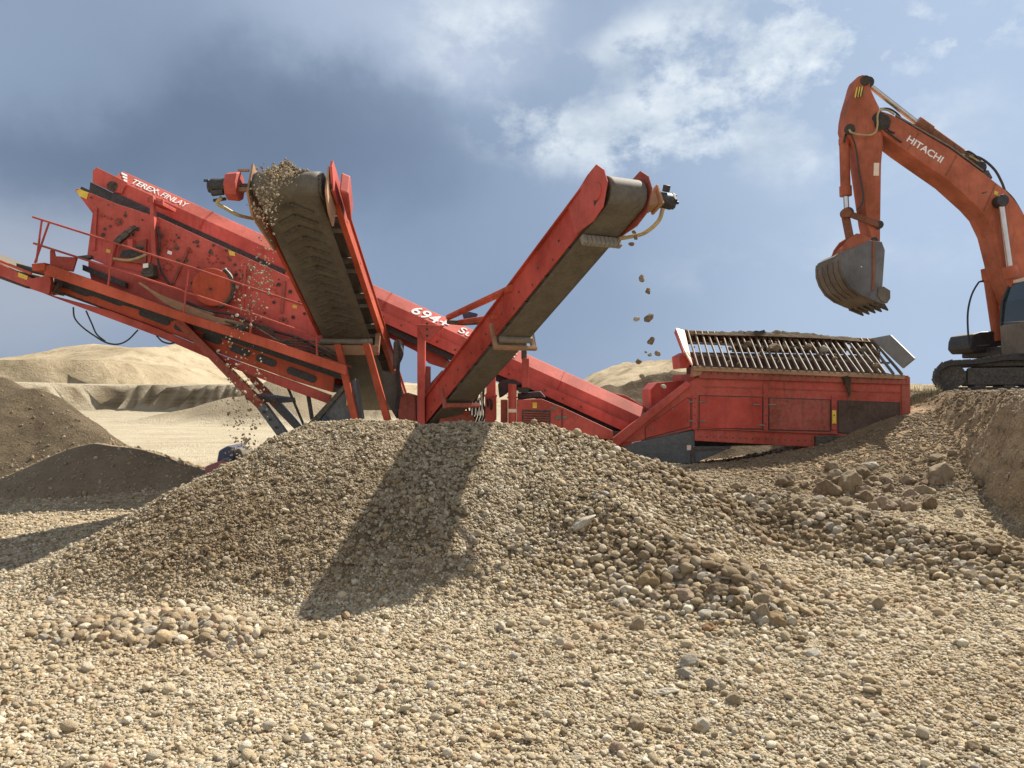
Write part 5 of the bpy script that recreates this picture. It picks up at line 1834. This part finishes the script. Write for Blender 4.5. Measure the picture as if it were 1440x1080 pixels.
for yy in (ycn - 1.62, ycn + 1.02):
    xf = xc - 2.55
    xr = xf + 5.1
    z0, z1 = ZB + .0, ZB + .68
    r_ = (z1 - z0) / 2
    zc = (z0 + z1) / 2
    pts = [(xf + r_ + r_ * math.cos(a), zc + r_ * math.sin(a)) for a in [math.radians(k) for k in range(100, 261, 16)]] + \
          [(xr - r_ + r_ * math.cos(a), zc + r_ * math.sin(a)) for a in [math.radians(k) for k in range(-90, 91, 18)]]
    toprun = [(xr - .8, z1 + .12), (xr - 2.2, z1 + .10), (xf + 1.3, z1 + .12), (xf + .8, z1 + .02)]
    loop = pts + toprun
    cxm, czm = (xf + xr) / 2, zc
    ring = MB()
    inner = [(cxm + (x - cxm) * .965, czm + (z - czm) * .74) for x, z in loop]
    A_ = [Vector((x, yy, z)) for x, z in loop]
    I_ = [Vector((x, yy, z)) for x, z in inner]
    m = len(loop)
    D_ = Vector((0, .6, 0))
    ring.add(A_ + I_ + [p_ + D_ for p_ in A_] + [p_ + D_ for p_ in I_],
             [f for i in range(m) for f in ((i, (i + 1) % m, m + (i + 1) % m, m + i), (2 * m + i, 3 * m + i, 3 * m + (i + 1) % m, 2 * m + (i + 1) % m),
                                            (i, 2 * m + i, 2 * m + (i + 1) % m, (i + 1) % m), (m + i, m + (i + 1) % m, 3 * m + (i + 1) % m, 3 * m + i))])
    tk = turned(ring).build("crawler_track", M["black"], ex)
    sh = MB()
    closed = loop + [loop[0]]
    acc = 0
    for (ax, az), (bx, bz) in zip(closed[:-1], closed[1:]):
        L_ = math.hypot(bx - ax, bz - az)
        t = (.19 - acc) % .19
        while t < L_:
            p_ = Vector((ax + (bx - ax) * t / L_, yy + .3, az + (bz - az) * t / L_))
            d_ = Vector((bx - ax, 0, bz - az)).normalized()
            sh.bar(p_ + Vector((0, -.31, 0)), p_ + Vector((0, .31, 0)), .17, .035, (-d_.z, 0, d_.x))
            sh.bar(p_ + Vector((-d_.z, 0, d_.x)) * .03 + Vector((0, -.31, 0)), p_ + Vector((-d_.z, 0, d_.x)) * .03 + Vector((0, .31, 0)), .03, .05, (-d_.z, 0, d_.x))
            t += .19
        acc = (acc + L_) % .19
    turned(sh).build("track_shoe", M["steel"], tk)
    fb = MB().box(((xf + xr) / 2 + .1, yy + .3, zc - .02), (4.0, .46, .40)).box(((xf + xr) / 2, yy + .3, z1 - .06), (3.4, .34, .16))
    turned(fb).build("track_frame", M["steel"], tk, .03)
    wb = MB()
    wb.cyl((xf + r_ + .02, yy + .1, zc), (xf + r_ + .02, yy + .5, zc), r_ * .80, 22).cyl((xr - r_, yy + .1, zc), (xr - r_, yy + .5, zc), r_ * .82, 22)
    for x in np.linspace(xf + .9, xr - .9, 7):
        wb.cyl((x, yy + .08, z0 + .15), (x, yy + .52, z0 + .15), .12, 14)
    for x in (xf + 1.6, xr - 1.7):
        wb.cyl((x, yy + .2, z1 + .02), (x, yy + .4, z1 + .02), .07, 12)
    turned(wb).build("track_roller", M["steel"], tk, 0, True)
b = MB().box((xc, ycn, ZB + .52), (1.9, 2.4, .38)).cyl((xc, ycn, ZB + .7), (xc, ycn, ZB + .83), .62, 32)
turned(b).build("slew_ring", M["black"], ex, .02)
# upper structure
zt = ZB + .80
b = MB().box((xc + .35, 17.82, zt + .12), (3.6, 2.75, .22))
up = b.build("turntable", M["black"], ex, .03)
b = MB().box((xc + 1.2, 18.0, zt + .75), (2.0, 2.6, .98))
hs = b.build("engine_house", M["hit"], up, .05)
b = MB().box((xc + 2.55, 17.82, zt + .62), (.75, 2.85, 1.2))
b.build("counterweight", M["hit"], up, .14)
b = MB().prism([(1365, 478), (1368, 470), (1380, 466.5), (1412, 465), (1412, 495), (1370, 496), (1364, 489)], 18.2, .95)
tp = b.build("front_platform", M["black"], up, .03)
MB().prism([(1376, 485.5), (1392, 484.5), (1392, 485.5), (1376, 486.5)], 18.18, .03).build("platform_trim", M["bar"], tp)
b = MB().tube(spline([U(1364, 489, 18.25), U(1361.5, 470, 18.25), U(1361, 440, 18.25), U(1366, 416, 18.25), U(1375, 399, 18.25), U(1381, 395.5, 18.25), U(1402, 394.5, 18.25), U(1406, 398, 18.25), U(1407, 415, 18.25), U(1406.5, 440, 18.25), U(1406, 468, 18.25)]), .022, 8)
b.build("handrail", M["black"], tp, 0, True)
# cab: frame, roof, panes, lower panel
DC = 16.42


def W0(x, y, s_):
    return U(x, y, DC) + Vector((0, s_, 0))


cab_lo = [(1447, 452), (1599, 448), (1599, 505), (1450, 497)]
cb = MB().prism(cab_lo, DC, 1.0).build("cab", M["cablo"], ex, .03)
b = MB().prism([(1462, 386), (1475, 382), (1501, 380), (1559, 380), (1559, 389), (1479, 390), (1463, 391)], DC - .02, 1.04)
b.build("cab_roof", M["cream"], cb, .02)
b = MB()
for yy in (0, .93):
    b.prism([(1460, 390), (1464, 390), (1453, 418), (1451, 452), (1446.5, 453), (1449, 416)], DC, .07, yy)
    b.prism([(1495, 389), (1498.5, 389), (1498.5, 450), (1495, 450)], DC, .07, yy)
    b.prism([(1460, 389), (1559, 388), (1559, 392), (1460, 393)], DC, .07, yy)
    b.prism([(1556, 389), (1559, 389), (1559, 446), (1556, 446)], DC, .07, yy)
b.build("cab_frame", M["black"], cb, .008)
MB().prism([(1463, 392), (1495, 391), (1495, 449), (1452, 451), (1454, 418)], DC + .03, .012).build("window_pane", M["glass"], cb)
MB().prism([(1498, 391), (1556, 391), (1556, 445), (1498, 449)], DC + .03, .012).build("window_pane", M["glass"], cb)
MB().plate([W0(1462, 391, .06), W0(1452, 418, .06), W0(1452, 418, .94), W0(1462, 391, .94)], .012).plate([W0(1452, 418, .06), W0(1449, 452, .06), W0(1449, 452, .94), W0(1452, 418, .94)], .012).build("windscreen", M["glass"], cb)
MB().prism([(1501, 392), (1556, 392), (1556, 448), (1509, 448)], DC + .5, .06).build("driver_seat", M["black"], cb, .02)
MB().prism([(1447, 451), (1520, 443.5), (1559, 446), (1408, 453.5)], DC - .015, .03).build("cab_trim", M["cream"], cb)
MB().prism([(1450, 478), (1559, 476), (1559, 478), (1450, 480)], DC - .01, .02).build("door_seam", M["black"], cb)
b = MB().box((ximg(1452, 16.5), 16.5, EYE + (HY - 421) / F * 16.5), (.05, .06, .16))
b.build("work_lamp", M["galv"], cb, .01)

# ================================================================== falling stones, gravel stream
fs = [(891.5, 326, 7, 5, "brown"), (894, 334, 6, 6, "brown"), (888, 343, 8, 5, "brown"), (902, 392, 9, 9, "tan"), (911, 409.5, 9, 7, "brown"), (895, 448.5, 9, 7, "white"), (912.5, 447, 11, 17, "brown"),
      (915.5, 480, 11, 10, "brown"), (924.5, 497, 8, 8, "tan"), (898, 508, 9, 8, "brown"), (908, 495, 5, 3, "grey"), (914, 499, 6, 5, "grey"), (903, 529, 8, 8, "tan"), (933, 543, 8, 7, "white")]
flab = ["small brown stone falling just under the right conveyor head, topmost of its trio", "small brown stone in the middle of the trio falling under the right conveyor head",
        "brown stone lowest of the trio falling right under the right conveyor head", "split tan stone falling alone against the sky, upper of the middle pair", "brown stone falling below the split tan one",
        "white stone falling beside the largest brown one", "largest falling stone, tall and brown, in mid air left of the hopper grid", "brown stone falling directly below the largest one",
        "tan stone falling nearest the hopper grid's left end plate", "brown stone falling lowest in front of the sky at the left", "tiny grey chip falling left of a slightly bigger chip",
        "grey chip falling beside the tan stone near the hopper grid", "tan stone falling in front of the far hill", "white stone falling in front of the red tail chute"]
for (x, y, w, h, tone), lab in zip(fs, flab):
    loose(x, y, 7.65, w, h, tone, random.choice([0, 1, 2, 4, 5]), lab, "falling stone", "falling_stone", "stones falling from the right conveyor")

# gravel pouring off the left conveyor
pts, sc2 = [], []
head = U(398, 240, 9.2)
for c_ in range(44):                      # clumps that drop from the drum and drift towards the viewer
    t = (c_ + random.random()) / 44 * .86
    if .40 < t < .47 or .60 < t < .64:
        continue
    cx_, n_ = random.gauss(0, .085), int(random.uniform(14, 38))
    for _ in range(n_):
        tt_ = max(0, t + random.gauss(0, .022))
        pts.append((head.x + cx_ + random.gauss(0, .055) + .03 * tt_, head.y - .12 - 1.75 * tt_ + random.gauss(0, .05), H1.z + .12 - 4.75 * tt_ * tt_ - .2 * tt_ + random.gauss(0, .045)))
        sc2.append(random.choice([.007, .009, .011, .013, .017]) * random.uniform(.8, 1.2))
for _ in range(620):                      # still lying on the belt at the drum
    sx_, al = random.gauss(.0, .10), random.uniform(-.17, .30)
    top_ = H1.z + (math.sqrt(max(0, .175 ** 2 - al * al)) if al < .06 else .175 - (al - .06) * .46)
    pts.append((head.x + .02 + sx_, H1.y + al, top_ + .01 + random.random() * .13 * math.exp(-(sx_ / .10) ** 2) * (1 if al > -.08 else .4)))
    sc2.append(random.choice([.010, .014, .019, .024]))
for _ in range(26):                       # bouncing where the stream lands
    p_ = U(random.gauss(343, 8), random.gauss(620, 6), 7.7)
    pts.append(tuple(p_))
    sc2.append(random.choice([.012, .015, .018]))
pts = np.array(pts)
sc2 = np.array(sc2)
go_ = cloud("falling_gravel", pts, rng.uniform(0, 6, (len(pts), 3)), sc2[:, None] * rng.uniform(.75, 1.2, (len(pts), 3)), None, np.clip(rng.normal(.35, .25, len(pts)), 0, .8))
tag(go_, "tan gravel pouring off the head of the left side conveyor", None)

# earth and small stones jammed in the hopper grid
gpts = []
for _ in range(420):
    a_, c_ = random.random(), random.random() ** .6
    if random.random() > .25 + .75 * math.exp(-((a_ - .5) / .25) ** 2):
        continue
    gpts.append(tuple(gp(a_, c_, random.uniform(-.02, .045))))
gpts = np.array(gpts)
gs_ = .03 * np.exp(rng.normal(0, .45, len(gpts)))
gd_ = cloud("jammed_earth", gpts, rng.uniform(0, 6, (len(gpts), 3)), gs_[:, None] * .6 * rng.uniform(.7, 1.3, (len(gpts), 3)), None, np.full(len(gpts), 1.0))
tag(gd_, "crumbs of brown earth and small stones jammed between the hopper grid bars", None)

# ================================================================== dark blue housing half buried at the left flank
bx = empty("metal_box", U(318, 655, 8.0))
tag(bx, "dark blue metal box with a maroon rounded end at the heap's left flank", "metal box")
d_ = 8.0
MB().prism([(304, 650), (307, 634), (313, 630.5), (320, 626.5), (327, 629), (330, 634), (324, 655), (312, 657)], d_, .42).build("box_body", M["blue"], bx, .02)
MB().prism([(326, 631), (338, 630.5), (342, 640), (336, 652), (322, 656), (324, 640)], d_ + .06, .36).build("rubber_flap", M["belt"], bx, .02)
MB().loft([U(x, y, d_ - .05) for x, y in slot(303, 657, 34, 13, math.radians(-22))], [U(x, y, d_ - .05) + Vector((0, .45, 0)) for x, y in slot(303, 657, 34, 13, math.radians(-22))]).build("rounded_end", M["purple"], bx, .015)
MB().prism([(312, 645), (322, 643), (323, 651), (311, 653)], d_ - .03, .03).build("side_hatch", M["slate"], bx, .006)

# ================================================================== dry grass on the bank edge
b = MB()
for _ in range(260):
    y = random.uniform(13.5, 17)
    x = (random.uniform(1278, 1322) - CX) / F * y
    z = float(ground(np.array([x]), np.array([y]))[0])
    if z < 1.2:
        continue
    h = random.uniform(.06, .22)
    a = random.random() * 6.28
    w = .006
    tip = Vector((x + random.gauss(0, .05), y + random.gauss(0, .05), z + h))
    b.add([(x + w * math.cos(a), y + w * math.sin(a), z - .02), (x - w * math.cos(a), y - w * math.sin(a), z - .02), tip, (x + w * math.sin(a), y - w * math.cos(a), z - .02)], [(0, 1, 2), (1, 3, 2), (3, 0, 2)])
if b.v:
    gr_ = b.build("dry_grass", plain("dry_grass_blades", (.36, .30, .15), .9, 0, .3))
    tag(gr_, "sparse dry grass along the edge of the earth bank by the hopper", None, None, "stuff")

fit_texts()

# ================================================================== sky, sun, camera
w = bpy.data.worlds.new("World")
SC.world = w
w.use_nodes = True
wt = w.node_tree
q = N.__new__(N)
q.t, q.n = wt, wt.nodes
bg = q.n["Background"]
bg.inputs["Strength"].default_value = .066
sky = q.new("ShaderNodeTexSky", sky_type="NISHITA")
sky.sun_disc = False
sky.sun_elevation = math.asin(SUN.z)
sky.sun_rotation = math.atan2(SUN.x, SUN.y)
sky.air_density = 1.0
sky.dust_density = 2.0
tc = q.new("ShaderNodeTexCoord").outputs["Generated"]


def vm(op, a, b=None, **kw):
    nd = q.new("ShaderNodeVectorMath", operation=op)
    q.link(a, nd.inputs[0])
    if isinstance(b, tuple):
        nd.inputs[1].default_value = b
    elif b is not None:
        q.link(b, nd.inputs[1])
    return nd.outputs[0] if op not in ("LENGTH", "DOT_PRODUCT") else nd.outputs[1]


def sdir(px, py):
    return Vector(((px - CX) / F, 1, (HY - py) / F)).normalized()


nz = q.new("ShaderNodeTexNoise")
nz.inputs["Scale"].default_value = 3.2
nz.inputs["Detail"].default_value = 7
nz.inputs["Roughness"].default_value = .58
q.link(tc, nz.inputs["Vector"])
warp = vm("SCALE", vm("SUBTRACT", nz.outputs["Color"], (.5, .5, .5)))
warp.node.inputs["Scale"].default_value = .24
dw = vm("ADD", tc, warp)
warp2 = vm("SCALE", vm("SUBTRACT", nz.outputs["Color"], (.5, .5, .5)))
warp2.node.inputs["Scale"].default_value = .16
dw2 = vm("ADD", tc, warp2)


def blob(px, py, rx, rz, inner=.35, src=None):
    """soft cloud body round a sky direction; rx, rz half-widths in direction units"""
    c_ = sdir(px, py)
    v = vm("MULTIPLY", vm("SUBTRACT", src or dw, tuple(c_)), (1 / rx, 1 / max(rx, rz), 1 / rz))
    return q.mapr(vm("LENGTH", v), 1.0, inner)


def k10(r, g, b_):
    return (r * 10, g * 10, b_ * 10)


def fbmn(scale, lo, hi, det=9, ro=.6, stretch=(1, 1, 1.7), src=None):
    mp_ = q.new("ShaderNodeMapping")
    mp_.inputs["Scale"].default_value = stretch
    q.link(src or tc, mp_.inputs["Vector"])
    return q.ramp(q.noise(mp_.outputs[0], scale, det, ro), [(lo, 0.), (hi, 1.)])


sx = q.xyz(tc)
c = q.mix(.93, sky.outputs[0], k10(.255, .335, .47))
c = q.mix(q.mapr(sx[0], -.02, .50), c, k10(.395, .50, .665))
# thin veil patches
c = q.mix(q.math("MULTIPLY", fbmn(2.6, .42, .75), .35), c, k10(.33, .41, .52))
# broad storm cloud on the left, its lighter foot and the grey shelf above
c = q.mix(q.math("MULTIPLY", q.mapr(sx[0], -.02, -.5), .75), c, k10(.23, .295, .40))
c = q.mix(q.math("MULTIPLY", blob(270, 205, .44, .165, .15), .95), c, k10(.128, .175, .262))
c = q.mix(q.math("MULTIPLY", blob(430, 250, .25, .12, .1), .6), c, k10(.135, .185, .28))
c = q.mix(q.math("MULTIPLY", blob(600, 430, .50, .24, .1), .8), c, k10(.215, .29, .42))
c = q.mix(q.math("MULTIPLY", blob(0, 400, .30, .13, .25, dw2), .9), c, k10(.34, .385, .47))
c = q.mix(q.math("MULTIPLY", blob(40, 60, .22, .10, .1), .6), c, k10(.26, .34, .47))
c = q.mix(q.math("MULTIPLY", blob(600, 25, .30, .105, .25), .85), c, k10(.385, .46, .59))
c = q.mix(q.math("MULTIPLY", q.math("MULTIPLY", blob(650, 80, .16, .07, .1, dw2), fbmn(7, .40, .62)), .8), c, k10(.46, .53, .66))
c = q.mix(q.math("MULTIPLY", q.math("MULTIPLY", blob(720, 15, .08, .07, .1, dw2), fbmn(6, .35, .6)), .8), c, k10(.58, .65, .74))
# white broken cloud to the right
for px_, py_, rx_, rz_, k_, lo_, hi_ in ((1110, 40, .22, .10, .9, .42, .57), (1210, 25, .16, .08, .7, .42, .58), (780, 110, .10, .05, .5, .44, .58), (1010, 115, .15, .055, .85, .45, .57), (850, 190, .22, .055, .80, .43, .56), (960, 200, .17, .055, .7, .44, .58),
                                         (1385, 32, .07, .028, .8, .42, .55), (910, 55, .07, .045, .6, .43, .55), (1350, 330, .2, .09, .3, .42, .64), (1060, 390, .2, .06, .22, .42, .66), (1220, 190, .18, .09, .5, .42, .58), (690, 55, .11, .10, .7, .40, .54)):
    c = q.mix(q.math("MULTIPLY", q.math("MULTIPLY", blob(px_, py_, rx_, rz_, .25, dw2), fbmn(6, lo_ + .015, hi_ - .02, 12, .62, (1, 1, 1.35))), k_), c, q.mix(fbmn(14, .35, .65), k10(.50, .58, .66), k10(.74, .80, .85)))
# unseen sky: bright overcast behind the viewer as fill, overhead dimmed to deepen shade
c = q.mix(q.mapr(sx[1], .25, -.35), c, q.mix(fbmn(2.2, .38, .66), k10(.46, .53, .63), k10(.98, .97, .94)))
c = q.mix(q.mapr(sx[2], .50, .72), c, q.mix(fbmn(2.2, .38, .66), k10(.13, .17, .24), k10(.26, .29, .34)))
q.link(c, bg.inputs["Color"])

sun = bpy.data.lights.new("sun", "SUN")
sun.energy = 5.0
sun.angle = math.radians(.53)
sun.color = (1, .94, .83)
so_ = bpy.data.objects.new("sun", sun)
so_.rotation_euler = SUN.to_track_quat("Z", "Y").to_euler()
so_.location = SUN * 60
link(so_)

cam = bpy.data.cameras.new("camera")
cam.sensor_width = 36
cam.lens = 36 * F / 1440
cam.shift_y = 10 / 1440
cam.clip_start = .1
cam.clip_end = 3000
co = bpy.data.objects.new("camera", cam)
co.location = (0, 0, EYE)
co.rotation_euler = (math.radians(90), 0, 0)
link(co)
SC.camera = co
vs_ = SC.view_settings
vs_.view_transform = "Standard"
vs_.look = "None"
vs_.gamma = 1
vs_.exposure = .85
vs_.use_curve_mapping = False
